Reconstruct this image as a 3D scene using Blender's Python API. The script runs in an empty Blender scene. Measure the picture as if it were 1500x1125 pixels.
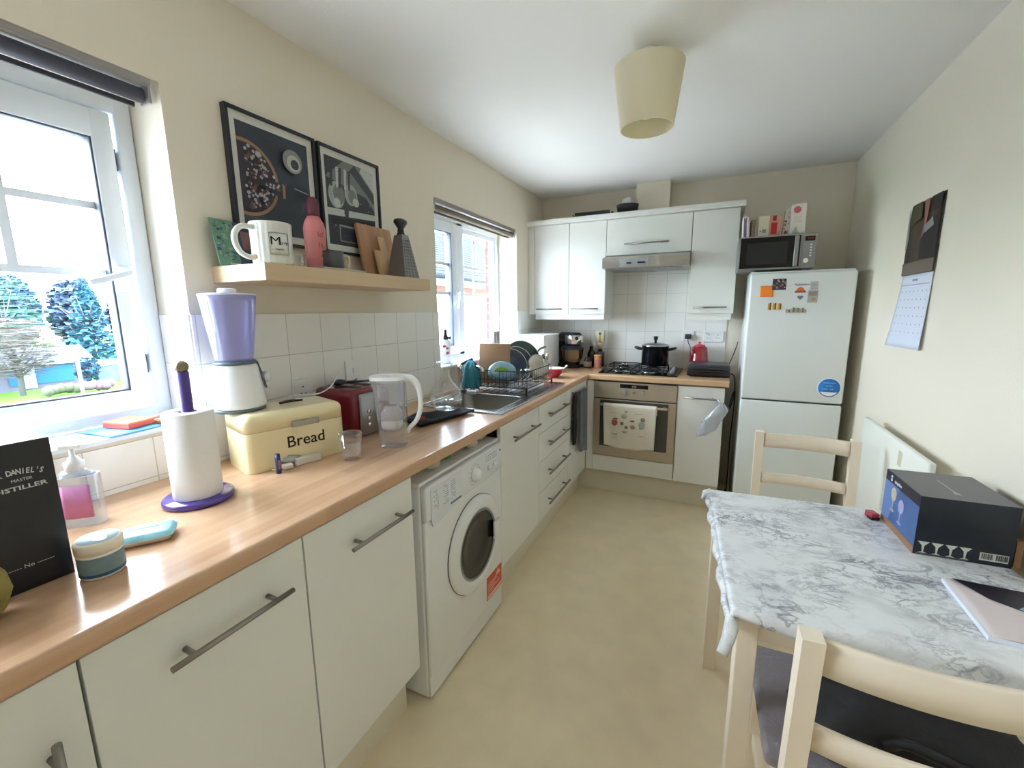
# Narrow kitchen with two windows, beech-look worktop and a small dining table (Blender 4.5)
import bpy, bmesh, math, random
from mathutils import Matrix, Vector
random.seed(7)
PI = math.pi
scene = bpy.context.scene
COL = scene.collection

# ------------------------------------------------------------------ materials
def lin(c):
    return tuple(((v/255)/12.92 if v/255 <= 0.04045 else ((v/255+0.055)/1.055)**2.4) for v in c)

MATS = {}
def mat(name, col, rough=0.5, metal=0.0, spec=0.5, noise=None, bump=None, coat=0.0, sheen=0.0, sss=0.0):
    """noise=(scale, amount, stretch) mottles the colour; bump=(scale, strength)"""
    if name in MATS: return MATS[name]
    m = bpy.data.materials.new(name); m.use_nodes = True
    nt = m.node_tree; b = nt.nodes['Principled BSDF']
    c = lin(col)
    b.inputs['Base Color'].default_value = (*c, 1)
    b.inputs['Roughness'].default_value = rough
    b.inputs['Metallic'].default_value = metal
    b.inputs['Specular IOR Level'].default_value = spec
    if coat: b.inputs['Coat Weight'].default_value = coat
    if sheen: b.inputs['Sheen Weight'].default_value = sheen
    tc = None
    if noise or bump:
        tc = nt.nodes.new('ShaderNodeTexCoord')
    if noise:
        sc, amt = noise[0], noise[1]
        st = noise[2] if len(noise) > 2 else (1, 1, 1)
        mp = nt.nodes.new('ShaderNodeMapping'); mp.inputs['Scale'].default_value = st
        nt.links.new(tc.outputs['Object'], mp.inputs['Vector'])
        n = nt.nodes.new('ShaderNodeTexNoise'); n.inputs['Scale'].default_value = sc; n.inputs['Detail'].default_value = 6
        nt.links.new(mp.outputs['Vector'], n.inputs['Vector'])
        r = nt.nodes.new('ShaderNodeValToRGB')
        r.color_ramp.elements[0].position = 0.3; r.color_ramp.elements[1].position = 0.7
        r.color_ramp.elements[0].color = (*[max(0, v*(1-amt)) for v in c], 1)
        r.color_ramp.elements[1].color = (*[min(1, v*(1+amt)) for v in c], 1)
        nt.links.new(n.outputs['Fac'], r.inputs['Fac']); nt.links.new(r.outputs['Color'], b.inputs['Base Color'])
    if bump:
        n2 = nt.nodes.new('ShaderNodeTexNoise'); n2.inputs['Scale'].default_value = bump[0]; n2.inputs['Detail'].default_value = 3
        nt.links.new(tc.outputs['Object'], n2.inputs['Vector'])
        bp = nt.nodes.new('ShaderNodeBump'); bp.inputs['Strength'].default_value = bump[1]; bp.inputs['Distance'].default_value = 0.01
        nt.links.new(n2.outputs['Fac'], bp.inputs['Height']); nt.links.new(bp.outputs['Normal'], b.inputs['Normal'])
    MATS[name] = m
    return m

def clear_mat(name, tint=(255, 255, 255), lo=0.04, hi=0.5, rough=0.03, gloss=(1, 1, 1), body=0.0, bodycol=(255, 255, 255)):
    """thin clear sheet: transparent mixed with a grazing-angle reflection (and an optional milky body)"""
    if name in MATS: return MATS[name]
    m = bpy.data.materials.new(name); m.use_nodes = True
    nt = m.node_tree; nt.nodes.clear()
    out = nt.nodes.new('ShaderNodeOutputMaterial')
    tr = nt.nodes.new('ShaderNodeBsdfTransparent'); tr.inputs['Color'].default_value = (*lin(tint), 1)
    gl = nt.nodes.new('ShaderNodeBsdfGlossy'); gl.inputs['Roughness'].default_value = rough; gl.inputs['Color'].default_value = (*gloss, 1)
    lw = nt.nodes.new('ShaderNodeLayerWeight'); lw.inputs['Blend'].default_value = 0.35
    mr = nt.nodes.new('ShaderNodeMapRange'); mr.inputs['To Min'].default_value = lo; mr.inputs['To Max'].default_value = hi
    nt.links.new(lw.outputs['Facing'], mr.inputs['Value'])
    mx = nt.nodes.new('ShaderNodeMixShader')
    nt.links.new(mr.outputs['Result'], mx.inputs['Fac'])
    nt.links.new(tr.outputs[0], mx.inputs[1]); nt.links.new(gl.outputs[0], mx.inputs[2])
    last = mx
    if body:
        df = nt.nodes.new('ShaderNodeBsdfDiffuse'); df.inputs['Color'].default_value = (*lin(bodycol), 1)
        m2 = nt.nodes.new('ShaderNodeMixShader'); m2.inputs['Fac'].default_value = body
        nt.links.new(mx.outputs[0], m2.inputs[1]); nt.links.new(df.outputs[0], m2.inputs[2]); last = m2
    nt.links.new(last.outputs[0], out.inputs['Surface'])
    MATS[name] = m
    return m

def tile_mat(name, ax, off, size=0.155):
    """square glazed tiles laid in the plane (ax, z)"""
    m = bpy.data.materials.new(name); m.use_nodes = True
    nt = m.node_tree; b = nt.nodes['Principled BSDF']
    tc = nt.nodes.new('ShaderNodeTexCoord'); sp = nt.nodes.new('ShaderNodeSeparateXYZ'); cb = nt.nodes.new('ShaderNodeCombineXYZ')
    nt.links.new(tc.outputs['Object'], sp.inputs[0])
    a1 = nt.nodes.new('ShaderNodeMath'); a1.operation = 'ADD'; a1.inputs[1].default_value = off[0]
    a2 = nt.nodes.new('ShaderNodeMath'); a2.operation = 'ADD'; a2.inputs[1].default_value = off[1]
    nt.links.new(sp.outputs[ax], a1.inputs[0]); nt.links.new(sp.outputs['Z'], a2.inputs[0])
    nt.links.new(a1.outputs[0], cb.inputs['X']); nt.links.new(a2.outputs[0], cb.inputs['Y'])
    br = nt.nodes.new('ShaderNodeTexBrick'); br.offset = 0; br.squash = 1
    br.inputs['Scale'].default_value = 1; br.inputs['Mortar Size'].default_value = 0.0016; br.inputs['Mortar Smooth'].default_value = 0.3
    br.inputs['Brick Width'].default_value = size; br.inputs['Row Height'].default_value = size; br.inputs['Bias'].default_value = 0
    br.inputs['Color1'].default_value = (*lin((244, 242, 237)), 1); br.inputs['Color2'].default_value = (*lin((238, 237, 232)), 1)
    br.inputs['Mortar'].default_value = (*lin((204, 200, 190)), 1)
    nt.links.new(cb.outputs[0], br.inputs['Vector']); nt.links.new(br.outputs['Color'], b.inputs['Base Color'])
    b.inputs['Roughness'].default_value = 0.18
    bp = nt.nodes.new('ShaderNodeBump'); bp.invert = True; bp.inputs['Strength'].default_value = 0.5; bp.inputs['Distance'].default_value = 0.002
    nt.links.new(br.outputs['Fac'], bp.inputs['Height']); nt.links.new(bp.outputs['Normal'], b.inputs['Normal'])
    return m

def wood_block_mat(name, ca, cb_, cc, rough, run='Y', sw=0.045, sl=0.55):
    """staves of beech running along one axis"""
    m = bpy.data.materials.new(name); m.use_nodes = True
    nt = m.node_tree; b = nt.nodes['Principled BSDF']
    tc = nt.nodes.new('ShaderNodeTexCoord'); sp = nt.nodes.new('ShaderNodeSeparateXYZ'); cb = nt.nodes.new('ShaderNodeCombineXYZ')
    nt.links.new(tc.outputs['Object'], sp.inputs[0])
    other = 'X' if run == 'Y' else 'Y'
    zz = nt.nodes.new('ShaderNodeMath'); zz.operation = 'ADD'
    nt.links.new(sp.outputs[other], zz.inputs[0]); nt.links.new(sp.outputs['Z'], zz.inputs[1])
    nt.links.new(sp.outputs[run], cb.inputs['X']); nt.links.new(zz.outputs[0], cb.inputs['Y'])
    br = nt.nodes.new('ShaderNodeTexBrick'); br.offset = 0.37; br.squash = 1
    br.inputs['Scale'].default_value = 1; br.inputs['Mortar Size'].default_value = 0.0
    br.inputs['Brick Width'].default_value = sl; br.inputs['Row Height'].default_value = sw
    br.inputs['Color1'].default_value = (*lin(ca), 1); br.inputs['Color2'].default_value = (*lin(cb_), 1)
    br.inputs['Mortar'].default_value = (*lin(ca), 1)
    nt.links.new(cb.outputs[0], br.inputs['Vector'])
    mp = nt.nodes.new('ShaderNodeMapping')
    mp.inputs['Scale'].default_value = (40, 2.0, 40) if run == 'Y' else (2.0, 40, 40)
    nt.links.new(tc.outputs['Object'], mp.inputs['Vector'])
    n = nt.nodes.new('ShaderNodeTexNoise'); n.inputs['Scale'].default_value = 1; n.inputs['Detail'].default_value = 5
    nt.links.new(mp.outputs[0], n.inputs['Vector'])
    mr = nt.nodes.new('ShaderNodeMapRange'); mr.inputs['From Min'].default_value = 0.35; mr.inputs['From Max'].default_value = 0.7
    mr.inputs['To Min'].default_value = 0; mr.inputs['To Max'].default_value = 0.45
    nt.links.new(n.outputs['Fac'], mr.inputs['Value'])
    mx = nt.nodes.new('ShaderNodeMix'); mx.data_type = 'RGBA'
    nt.links.new(mr.outputs[0], mx.inputs['Factor']); nt.links.new(br.outputs['Color'], mx.inputs['A'])
    mx.inputs['B'].default_value = (*lin(cc), 1)
    nt.links.new(mx.outputs['Result'], b.inputs['Base Color'])
    b.inputs['Roughness'].default_value = rough
    return m

def marble_mat(name):
    m = bpy.data.materials.new(name); m.use_nodes = True
    nt = m.node_tree; b = nt.nodes['Principled BSDF']
    tc = nt.nodes.new('ShaderNodeTexCoord')
    mp = nt.nodes.new('ShaderNodeMapping'); mp.inputs['Rotation'].default_value = (0, 0, math.radians(38)); mp.inputs['Scale'].default_value = (1.1, 1.9, 1.6)
    nt.links.new(tc.outputs['Object'], mp.inputs['Vector'])
    def veins(scale, width, dist, lo):
        n = nt.nodes.new('ShaderNodeTexNoise'); n.inputs['Scale'].default_value = scale; n.inputs['Detail'].default_value = 9
        n.inputs['Roughness'].default_value = 0.62; n.inputs['Distortion'].default_value = dist
        nt.links.new(mp.outputs[0], n.inputs['Vector'])
        s = nt.nodes.new('ShaderNodeMath'); s.operation = 'SUBTRACT'; s.inputs[1].default_value = 0.5
        a = nt.nodes.new('ShaderNodeMath'); a.operation = 'ABSOLUTE'
        nt.links.new(n.outputs['Fac'], s.inputs[0]); nt.links.new(s.outputs[0], a.inputs[0])
        r = nt.nodes.new('ShaderNodeMapRange'); r.inputs['From Min'].default_value = 0; r.inputs['From Max'].default_value = width
        r.inputs['To Min'].default_value = lo; r.inputs['To Max'].default_value = 0
        nt.links.new(a.outputs[0], r.inputs['Value'])
        return r
    v1 = veins(5.2, 0.034, 0.9, 0.95); v2 = veins(11.5, 0.032, 0.5, 0.7)
    mask = nt.nodes.new('ShaderNodeTexNoise'); mask.inputs['Scale'].default_value = 5; mask.inputs['Detail'].default_value = 3
    nt.links.new(tc.outputs['Object'], mask.inputs['Vector'])
    mk = nt.nodes.new('ShaderNodeMapRange'); mk.inputs['From Min'].default_value = 0.38; mk.inputs['From Max'].default_value = 0.6
    nt.links.new(mask.outputs['Fac'], mk.inputs['Value'])
    mu = nt.nodes.new('ShaderNodeMath'); mu.operation = 'MULTIPLY'; nt.links.new(v1.outputs[0], mu.inputs[0]); nt.links.new(mk.outputs[0], mu.inputs[1])
    mxm = nt.nodes.new('ShaderNodeMath'); mxm.operation = 'MAXIMUM'; nt.links.new(mu.outputs[0], mxm.inputs[0])
    mu2 = nt.nodes.new('ShaderNodeMath'); mu2.operation = 'MULTIPLY'; nt.links.new(v2.outputs[0], mu2.inputs[0]); nt.links.new(mk.outputs[0], mu2.inputs[1])
    nt.links.new(mu2.outputs[0], mxm.inputs[1])
    cl = nt.nodes.new('ShaderNodeTexNoise'); cl.inputs['Scale'].default_value = 7; cl.inputs['Detail'].default_value = 4
    nt.links.new(mp.outputs[0], cl.inputs['Vector'])
    clr = nt.nodes.new('ShaderNodeMapRange'); clr.inputs['From Min'].default_value = 0.5; clr.inputs['From Max'].default_value = 0.8; clr.inputs['To Max'].default_value = 0.5
    nt.links.new(cl.outputs['Fac'], clr.inputs['Value'])
    ad = nt.nodes.new('ShaderNodeMath'); ad.operation = 'ADD'; ad.use_clamp = True
    nt.links.new(mxm.outputs[0], ad.inputs[0]); nt.links.new(clr.outputs[0], ad.inputs[1])
    mx = nt.nodes.new('ShaderNodeMix'); mx.data_type = 'RGBA'
    nt.links.new(ad.outputs[0], mx.inputs['Factor'])
    mx.inputs['A'].default_value = (*lin((228, 229, 230)), 1); mx.inputs['B'].default_value = (*lin((120, 120, 130)), 1)
    nt.links.new(mx.outputs['Result'], b.inputs['Base Color'])
    b.inputs['Roughness'].default_value = 0.3
    return m

WHITE_WALL = mat('cream_wall_paint', (229, 220, 202), 0.85, bump=(220, 0.12))
CEIL = mat('white_ceiling_paint', (236, 235, 232), 0.9, bump=(160, 0.1))
CAB = mat('white_gloss_laminate', (230, 229, 223), 0.28)
CARC = mat('white_carcass', (226, 225, 214), 0.5)
KICK = mat('cream_plinth', (222, 214, 196), 0.4)
UPVC = mat('white_plastic_frame', (234, 242, 252), 0.25)  # faint blue of sky light and bloom put into the white
PLW = mat('white_plastic', (236, 237, 236), 0.3)
APPL = mat('white_enamel', (232, 232, 230), 0.3)
STEEL = mat('brushed_steel', (176, 172, 164), 0.32, 1.0, noise=(6, 0.06, (1, 1, 30)))
SATIN = mat('satin_nickel', (150, 145, 138), 0.35, 0.9)
CHROME = mat('bright_steel', (215, 216, 218), 0.12, 1.0)
BLACK = mat('black_plastic', (18, 18, 20), 0.35)
BLACKG = mat('black_glass', (10, 11, 12), 0.06)
DARK = mat('dark_grey_plastic', (52, 56, 62), 0.4)
GREY = mat('grey_plastic', (150, 152, 155), 0.4)
RUB = mat('grey_rubber', (95, 100, 108), 0.6)
SEAT = mat('cream_painted_wood', (238, 223, 202), 0.45, noise=(9, 0.03, (1, 1, 0.3)))
LBEECH = wood_block_mat('beech_block_worktop', (206, 166, 132), (190, 148, 114), (218, 184, 152), 0.17)
LBEECHX = wood_block_mat('beech_block_worktop_return', (206, 170, 132), (194, 154, 116), (220, 188, 152), 0.2, run='X')
SHELFW = wood_block_mat('pale_birch_veneer', (214, 190, 156), (208, 182, 148), (200, 172, 138), 0.45, sw=0.3, sl=3)
BOARDW = mat('chopping_board_wood', (176, 134, 98), 0.5, noise=(4, 0.16, (1, 8, 1)))
BOARDW2 = mat('light_board_wood', (204, 168, 128), 0.5, noise=(4, 0.12, (1, 8, 1)))
MARBLE = marble_mat('marbled_oilcloth')
RED = mat('glossy_red', (150, 14, 30), 0.12, coat=0.6)
DRED = mat('deep_red_metal', (112, 12, 34), 0.22, coat=0.3)
PAPER = mat('white_paper', (238, 238, 240), 0.7)
CREAM = mat('cream_enamel', (236, 222, 178), 0.22, coat=0.4)
KRAFT = mat('brown_card', (150, 112, 82), 0.8)
INK = mat('black_ink', (22, 22, 24), 0.7)
WGLASS = clear_mat('window_glass', (252, 254, 255), 0.01, 0.07, 0.01)
CGLASS = clear_mat('clear_glassware', (253, 254, 254), 0.02, 0.6, 0.03)
CPLAS = clear_mat('clear_plastic', (243, 244, 247), 0.04, 0.5, 0.08, body=0.06, bodycol=(225, 228, 232))
WATER = clear_mat('water', (250, 253, 254), 0.03, 0.4, 0.01)

# ------------------------------------------------------------------ mesh builder
class MB:
    def __init__(s):
        s.bm = bmesh.new(); s.T = Matrix.Identity(4)
    def _begin(s):
        s.keep = s.bm; s.bm = bmesh.new()
    def _end(s, mi, smooth, M=None, flat=()):
        X = s.T @ M if M is not None else s.T
        bmesh.ops.transform(s.bm, matrix=X, verts=s.bm.verts)
        for f in s.bm.faces: f.material_index = mi; f.smooth = smooth
        for f in flat: f.smooth = False
        me = bpy.data.meshes.new('piece'); s.bm.to_mesh(me); s.bm.free()
        s.bm = s.keep; s.bm.from_mesh(me); bpy.data.meshes.remove(me)
    def box(s, x0, x1, y0, y1, z0, z1, mi=0, bev=0.0, seg=2, M=None, smooth=False):
        s._begin()
        r = bmesh.ops.create_cube(s.bm, size=1)
        for v in r['verts']:
            v.co = Vector(((x0+x1)/2+v.co.x*(x1-x0), (y0+y1)/2+v.co.y*(y1-y0), (z0+z1)/2+v.co.z*(z1-z0)))
        if bev > 0:
            es = list({e for v in r['verts'] for e in v.link_edges})
            bmesh.ops.bevel(s.bm, geom=es, offset=min(bev, 0.49*min(abs(x1-x0), abs(y1-y0), abs(z1-z0))), segments=seg, affect='EDGES', profile=0.5)
        return s._end(mi, smooth or bev > 0.004, M)
    def lathe(s, prof, c=(0, 0, 0), n=28, mi=0, M=None, smooth=True, caps=True, sx=1, sy=1):
        """prof: list of (r, z) from bottom to top"""
        s._begin(); rings = []
        for r, z in prof:
            if r < 1e-6: rings.append([s.bm.verts.new((c[0], c[1], c[2]+z))])
            else: rings.append([s.bm.verts.new((c[0]+sx*r*math.cos(2*PI*i/n), c[1]+sy*r*math.sin(2*PI*i/n), c[2]+z)) for i in range(n)])
        for a, b in zip(rings, rings[1:]):
            for i in range(n):
                j = (i+1) % n
                if len(a) == 1 and len(b) == 1: continue
                if len(a) == 1: s.bm.faces.new((a[0], b[i], b[j])) if False else s.bm.faces.new((a[0], b[j], b[i]))
                elif len(b) == 1: s.bm.faces.new((a[i], a[j], b[0]))
                else: s.bm.faces.new((a[i], a[j], b[j], b[i]))
        if caps:
            if len(rings[0]) > 1: s.bm.faces.new(rings[0][::-1])
            if len(rings[-1]) > 1: s.bm.faces.new(rings[-1])
        return s._end(mi, smooth, M)
    def cyl(s, p0, p1, r0, r1=None, n=16, mi=0, smooth=True):
        r1 = r0 if r1 is None else r1
        p0 = Vector(p0); p1 = Vector(p1); d = p1-p0; L = d.length
        q = Vector((0, 0, 1)).rotation_difference(d.normalized()).to_matrix().to_4x4()
        M = Matrix.Translation(p0) @ q
        s._begin()
        a = [s.bm.verts.new((r0*math.cos(2*PI*i/n), r0*math.sin(2*PI*i/n), 0)) for i in range(n)]
        b = [s.bm.verts.new((r1*math.cos(2*PI*i/n), r1*math.sin(2*PI*i/n), L)) for i in range(n)]
        for i in range(n): s.bm.faces.new((a[i], a[(i+1) % n], b[(i+1) % n], b[i]))
        caps = [s.bm.faces.new(a[::-1]), s.bm.faces.new(b)]
        return s._end(mi, smooth, M, flat=caps)
    def tube(s, pts, r, n=8, mi=0, closed=False, rad=None):
        pts = [Vector(p) for p in pts]; s._begin(); rings = []
        N = len(pts); up = None
        for i, p in enumerate(pts):
            a = pts[i-1] if (i > 0 or closed) else p; b = pts[(i+1) % N] if (i < N-1 or closed) else p
            d = (b-a).normalized()
            if up is None:
                up = d.orthogonal().normalized()
            u = (up - d*up.dot(d))
            u = u.normalized() if u.length > 1e-5 else d.orthogonal().normalized()
            up = u; w = d.cross(u); rr = rad[i] if rad else r
            rings.append([s.bm.verts.new(p + rr*(u*math.cos(2*PI*k/n)+w*math.sin(2*PI*k/n))) for k in range(n)])
        m = N if closed else N-1
        for i in range(m):
            a = rings[i]; b = rings[(i+1) % N]
            for k in range(n): s.bm.faces.new((a[k], a[(k+1) % n], b[(k+1) % n], b[k]))
        if not closed:
            s.bm.faces.new(rings[0][::-1]); s.bm.faces.new(rings[-1])
        return s._end(mi, True)
    def ctube(s, pts, r, n=8, mi=0, rad=None, k=5):
        """tube along a smooth curve through the points"""
        P = [Vector(p) for p in pts]; out = []; ro = []
        for i in range(len(P)-1):
            a = P[i-1] if i else P[0]*2-P[1]; b, c = P[i], P[i+1]; d = P[i+2] if i+2 < len(P) else P[-1]*2-P[-2]
            for j in range(k):
                t = j/k
                out.append(0.5*((2*b)+(c-a)*t+(2*a-5*b+4*c-d)*t*t+(3*b-a-3*c+d)*t**3))
                if rad: ro.append(rad[i]+(rad[i+1]-rad[i])*t)
        out.append(P[-1])
        if rad: ro.append(rad[-1])
        return s.tube(out, r, n, mi, rad=ro if rad else None)
    def loft(s, rings, mi=0, smooth=True):
        s._begin(); V = [[s.bm.verts.new(p) for p in r] for r in rings]
        for a, b in zip(V, V[1:]):
            for i in range(len(a)): s.bm.faces.new((a[i], a[(i+1) % len(a)], b[(i+1) % len(a)], b[i]))
        c = [s.bm.faces.new(V[0][::-1]), s.bm.faces.new(V[-1])]
        return s._end(mi, smooth, flat=c)
    def prism(s, poly, z0, z1, mi=0, M=None, smooth=False):
        """poly: ccw list of (x, y), extruded z0..z1"""
        s._begin()
        a = [s.bm.verts.new((x, y, z0)) for x, y in poly]; b = [s.bm.verts.new((x, y, z1)) for x, y in poly]
        n = len(poly)
        s.bm.faces.new(a[::-1]); s.bm.faces.new(b)
        for i in range(n):
            f = s.bm.faces.new((a[i], a[(i+1) % n], b[(i+1) % n], b[i]))
        return s._end(mi, smooth, M)
    def grid(s, fn, nu, nv, mi=0, M=None, thick=0.0, mifn=None):
        """fn(u,v)->point for u,v in 0..1 ; optional thickness along the normal"""
        s._begin()
        V = [[s.bm.verts.new(fn(i/nu, j/nv)) for j in range(nv+1)] for i in range(nu+1)]
        fs = []
        for i in range(nu):
            for j in range(nv):
                fs.append(s.bm.faces.new((V[i][j], V[i+1][j], V[i+1][j+1], V[i][j+1])))
        if thick:
            bmesh.ops.recalc_face_normals(s.bm, faces=fs)
            bmesh.ops.solidify(s.bm, geom=fs, thickness=thick)
        return s._end(mi, True, M)
    def ball(s, c, r, mi=0, sub=3, sc=(1, 1, 1), M=None, jit=0.0, seed=0):
        s._begin()
        res = bmesh.ops.create_icosphere(s.bm, subdivisions=sub, radius=1)
        rnd = random.Random(seed)
        for v in res['verts']:
            k = 1+(rnd.random()-0.5)*jit
            v.co = Vector((c[0]+v.co.x*r*sc[0]*k, c[1]+v.co.y*r*sc[1]*k, c[2]+v.co.z*r*sc[2]*k))
        return s._end(mi, True, M)
    def build(s, name, mats, parent=None, loc=(0, 0, 0), rot=(0, 0, 0), label=None, normals=True):
        if normals: bmesh.ops.recalc_face_normals(s.bm, faces=s.bm.faces)
        me = bpy.data.meshes.new(name); s.bm.to_mesh(me); s.bm.free()
        if not isinstance(mats, (list, tuple)): mats = [mats]
        for m in mats: me.materials.append(m)
        o = bpy.data.objects.new(name, me); COL.objects.link(o)
        o.location = loc; o.rotation_euler = rot
        if parent is not None: o.parent = parent
        if label: o['label'] = label
        return o

def thing(name, label, cat, loc=(0, 0, 0), rz=0.0, group=None, rot=None):
    o = bpy.data.objects.new(name, None); COL.objects.link(o); o.empty_display_size = 0.05
    o.location = loc; o.rotation_euler = rot if rot else (0, 0, rz)
    o['label'] = label; o['category'] = cat
    if group: o['group'] = group
    return o
def tag(o, label, cat, group=None, kind=None):
    o['label'] = label; o['category'] = cat
    if group: o['group'] = group
    if kind: o['kind'] = kind
    return o
def struct(o):
    o['kind'] = 'structure'; return o

def text(body, size, mt, parent, M, name='lettering', extrude=0.0004, align='CENTER', shear=0.0, bold=0.0, sx=1.0):
    """text in the local XY plane of M, converted to a mesh"""
    cu = bpy.data.curves.new(name, 'FONT'); cu.body = body; cu.size = size; cu.extrude = extrude
    cu.align_x = align; cu.align_y = 'CENTER'; cu.shear = shear; cu.offset = bold; cu.resolution_u = 3
    o = bpy.data.objects.new(name+'_tmp', cu); COL.objects.link(o)
    dg = bpy.context.evaluated_depsgraph_get()
    me = bpy.data.meshes.new_from_object(o.evaluated_get(dg))
    bpy.data.objects.remove(o); bpy.data.curves.remove(cu)
    me.transform(M @ Matrix.Diagonal((sx, 1, 1, 1))); me.materials.clear(); me.materials.append(mt); me.name = name
    r = bpy.data.objects.new(name, me); COL.objects.link(r); r.parent = parent
    return r
def frameM(o, xd, yd):
    """matrix with local x -> xd, y -> yd, z -> xd x yd, at o"""
    x = Vector(xd).normalized(); y = Vector(yd).normalized(); z = x.cross(y)
    return Matrix(((x.x, y.x, z.x, o[0]), (x.y, y.y, z.y, o[1]), (x.z, y.z, z.z, o[2]), (0, 0, 0, 1)))
def RZ(a): return Matrix.Rotation(a, 4, 'Z')
def RX(a): return Matrix.Rotation(a, 4, 'X')
def RY(a): return Matrix.Rotation(a, 4, 'Y')
def TR(x, y, z): return Matrix.Translation((x, y, z))

# ------------------------------------------------------------------ light levels
EXPOSURE = 0.0
SKY = 32.0
SKYLOW = (0.76, 0.88, 1.0)
SKYHIGH = (0.80, 0.90, 1.0)
OUT = 1.0
# ------------------------------------------------------------------ camera, light
cam_d = bpy.data.cameras.new('camera'); cam = bpy.data.objects.new('camera', cam_d); COL.objects.link(cam)
yaw, pitch, roll = 0.4394, -0.1697, -0.0084
fwd = Vector((-math.sin(yaw)*math.cos(pitch), math.cos(yaw)*math.cos(pitch), math.sin(pitch)))
rgt = Vector((math.cos(yaw), math.sin(yaw), 0)); upv = rgt.cross(fwd)
r2 = math.cos(roll)*rgt+math.sin(roll)*upv; u2 = -math.sin(roll)*rgt+math.cos(roll)*upv
cam.matrix_world = Matrix(((r2.x, u2.x, -fwd.x, 1.4558), (r2.y, u2.y, -fwd.y, 0.1924), (r2.z, u2.z, -fwd.z, 1.435), (0, 0, 0, 1)))
cam_d.sensor_width = 36; cam_d.lens = 36*626.9555/1500; cam_d.clip_start = 0.02; cam_d.clip_end = 300
scene.camera = cam
scene.view_settings.view_transform = 'Standard'; scene.view_settings.look = 'None'
scene.view_settings.gamma = 1; scene.view_settings.exposure = EXPOSURE
w = bpy.data.worlds.new('overcast_sky'); scene.world = w; w.use_nodes = True
nt = w.node_tree; bg = nt.nodes['Background']
bg.inputs['Strength'].default_value = SKY
tc = nt.nodes.new('ShaderNodeTexCoord'); sp = nt.nodes.new('ShaderNodeSeparateXYZ'); nt.links.new(tc.outputs['Generated'], sp.inputs[0])
rp = nt.nodes.new('ShaderNodeValToRGB'); nt.links.new(sp.outputs['Z'], rp.inputs['Fac'])
rp.color_ramp.elements[0].position = 0.0; rp.color_ramp.elements[0].color = (*SKYLOW, 1)
rp.color_ramp.elements[1].position = 0.5; rp.color_ramp.elements[1].color = (*SKYHIGH, 1)
nt.links.new(rp.outputs['Color'], bg.inputs['Color'])
def portal(x, y, z, sx, sy, rot):
    l = bpy.data.lights.new('window_daylight', 'AREA'); l.shape = 'RECTANGLE'; l.size = sx; l.size_y = sy
    l.cycles.is_portal = True
    o = bpy.data.objects.new('window_daylight', l); COL.objects.link(o); o.location = (x, y, z); o.rotation_euler = rot
scene.cycles.max_bounces = 10; scene.cycles.diffuse_bounces = 6; scene.cycles.transparent_max_bounces = 24
scene.cycles.caustics_reflective = False; scene.cycles.caustics_refractive = False
scene.cycles.sample_clamp_indirect = 40
try:
    scene.cycles.use_denoising = True
except Exception: pass

# ------------------------------------------------------------------ room shell
H, W, L, YR = 2.405, 2.256, 3.97, -1.5
WT = 0.215                       # outer wall thickness
W1 = (-0.145, 0.975, 1.095, 2.075)   # window openings y0,y1,z0,z1
W2 = (2.285, 3.395, 1.095, 2.062)
FLOOR = mat('cream_vinyl_floor', (240, 224, 192), 0.38, noise=(7, 0.05), bump=(60, 0.03))
m = MB(); m.box(-WT, W+0.1, YR-0.1, L+0.1, -0.1, 0); struct(m.build('floor', FLOOR))
m = MB(); m.box(-WT, W+0.1, YR-0.1, L+0.1, H, H+0.1); struct(m.build('ceiling', CEIL))
m = MB()
for y0, y1, z0, z1 in ((YR, W1[0], 0, H), (W1[0], W1[1], 0, W1[2]), (W1[0], W1[1], W1[3], H), (W1[1], W2[0], 0, H),
                       (W2[0], W2[1], 0, W2[2]), (W2[0], W2[1], W2[3], H), (W2[1], L, 0, H)):
    m.box(-WT, 0, y0, y1, z0, z1)
bmesh.ops.remove_doubles(m.bm, verts=m.bm.verts, dist=1e-5)
struct(m.build('wall_left', WHITE_WALL, normals=False))
m = MB()
BR = bpy.data.materials.new('red_brickwork'); BR.use_nodes = True; nt = BR.node_tree; bb_ = nt.nodes['Principled BSDF']; bb_.inputs['Roughness'].default_value = .9
tc = nt.nodes.new('ShaderNodeTexCoord'); sp = nt.nodes.new('ShaderNodeSeparateXYZ'); cb = nt.nodes.new('ShaderNodeCombineXYZ'); nt.links.new(tc.outputs['Object'], sp.inputs[0])
axy = nt.nodes.new('ShaderNodeMath'); axy.operation = 'ADD'; nt.links.new(sp.outputs['X'], axy.inputs[0]); nt.links.new(sp.outputs['Y'], axy.inputs[1]); nt.links.new(axy.outputs[0], cb.inputs['X']); nt.links.new(sp.outputs['Z'], cb.inputs['Y'])
bt = nt.nodes.new('ShaderNodeTexBrick'); bt.inputs['Scale'].default_value = 1; bt.inputs['Brick Width'].default_value = .225; bt.inputs['Row Height'].default_value = .075; bt.inputs['Mortar Size'].default_value = .006
bt.inputs['Color1'].default_value = (*lin((70, 30, 32)), 1); bt.inputs['Color2'].default_value = (*lin((76, 36, 36)), 1); bt.inputs['Mortar'].default_value = (*lin((84, 66, 66)), 1)
nt.links.new(cb.outputs[0], bt.inputs['Vector']); nt.links.new(bt.outputs['Color'], bb_.inputs['Base Color'])
BX0, BX1 = -0.282, -0.226
for y0, y1, z0, z1 in ((YR, W1[0], -2.7, H+.4), (W1[0], W1[1], -2.7, W1[2]), (W1[0], W1[1], W1[3]-.02, H+.4), (W1[1], W2[0], -2.7, H+.4),
                       (W2[0], W2[1], -2.7, W2[2]), (W2[0], W2[1], W2[3]-.02, H+.4), (W2[1], L+.4, -2.7, H+.4)):
    m.box(BX0, BX1, y0, y1, z0, z1)
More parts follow.
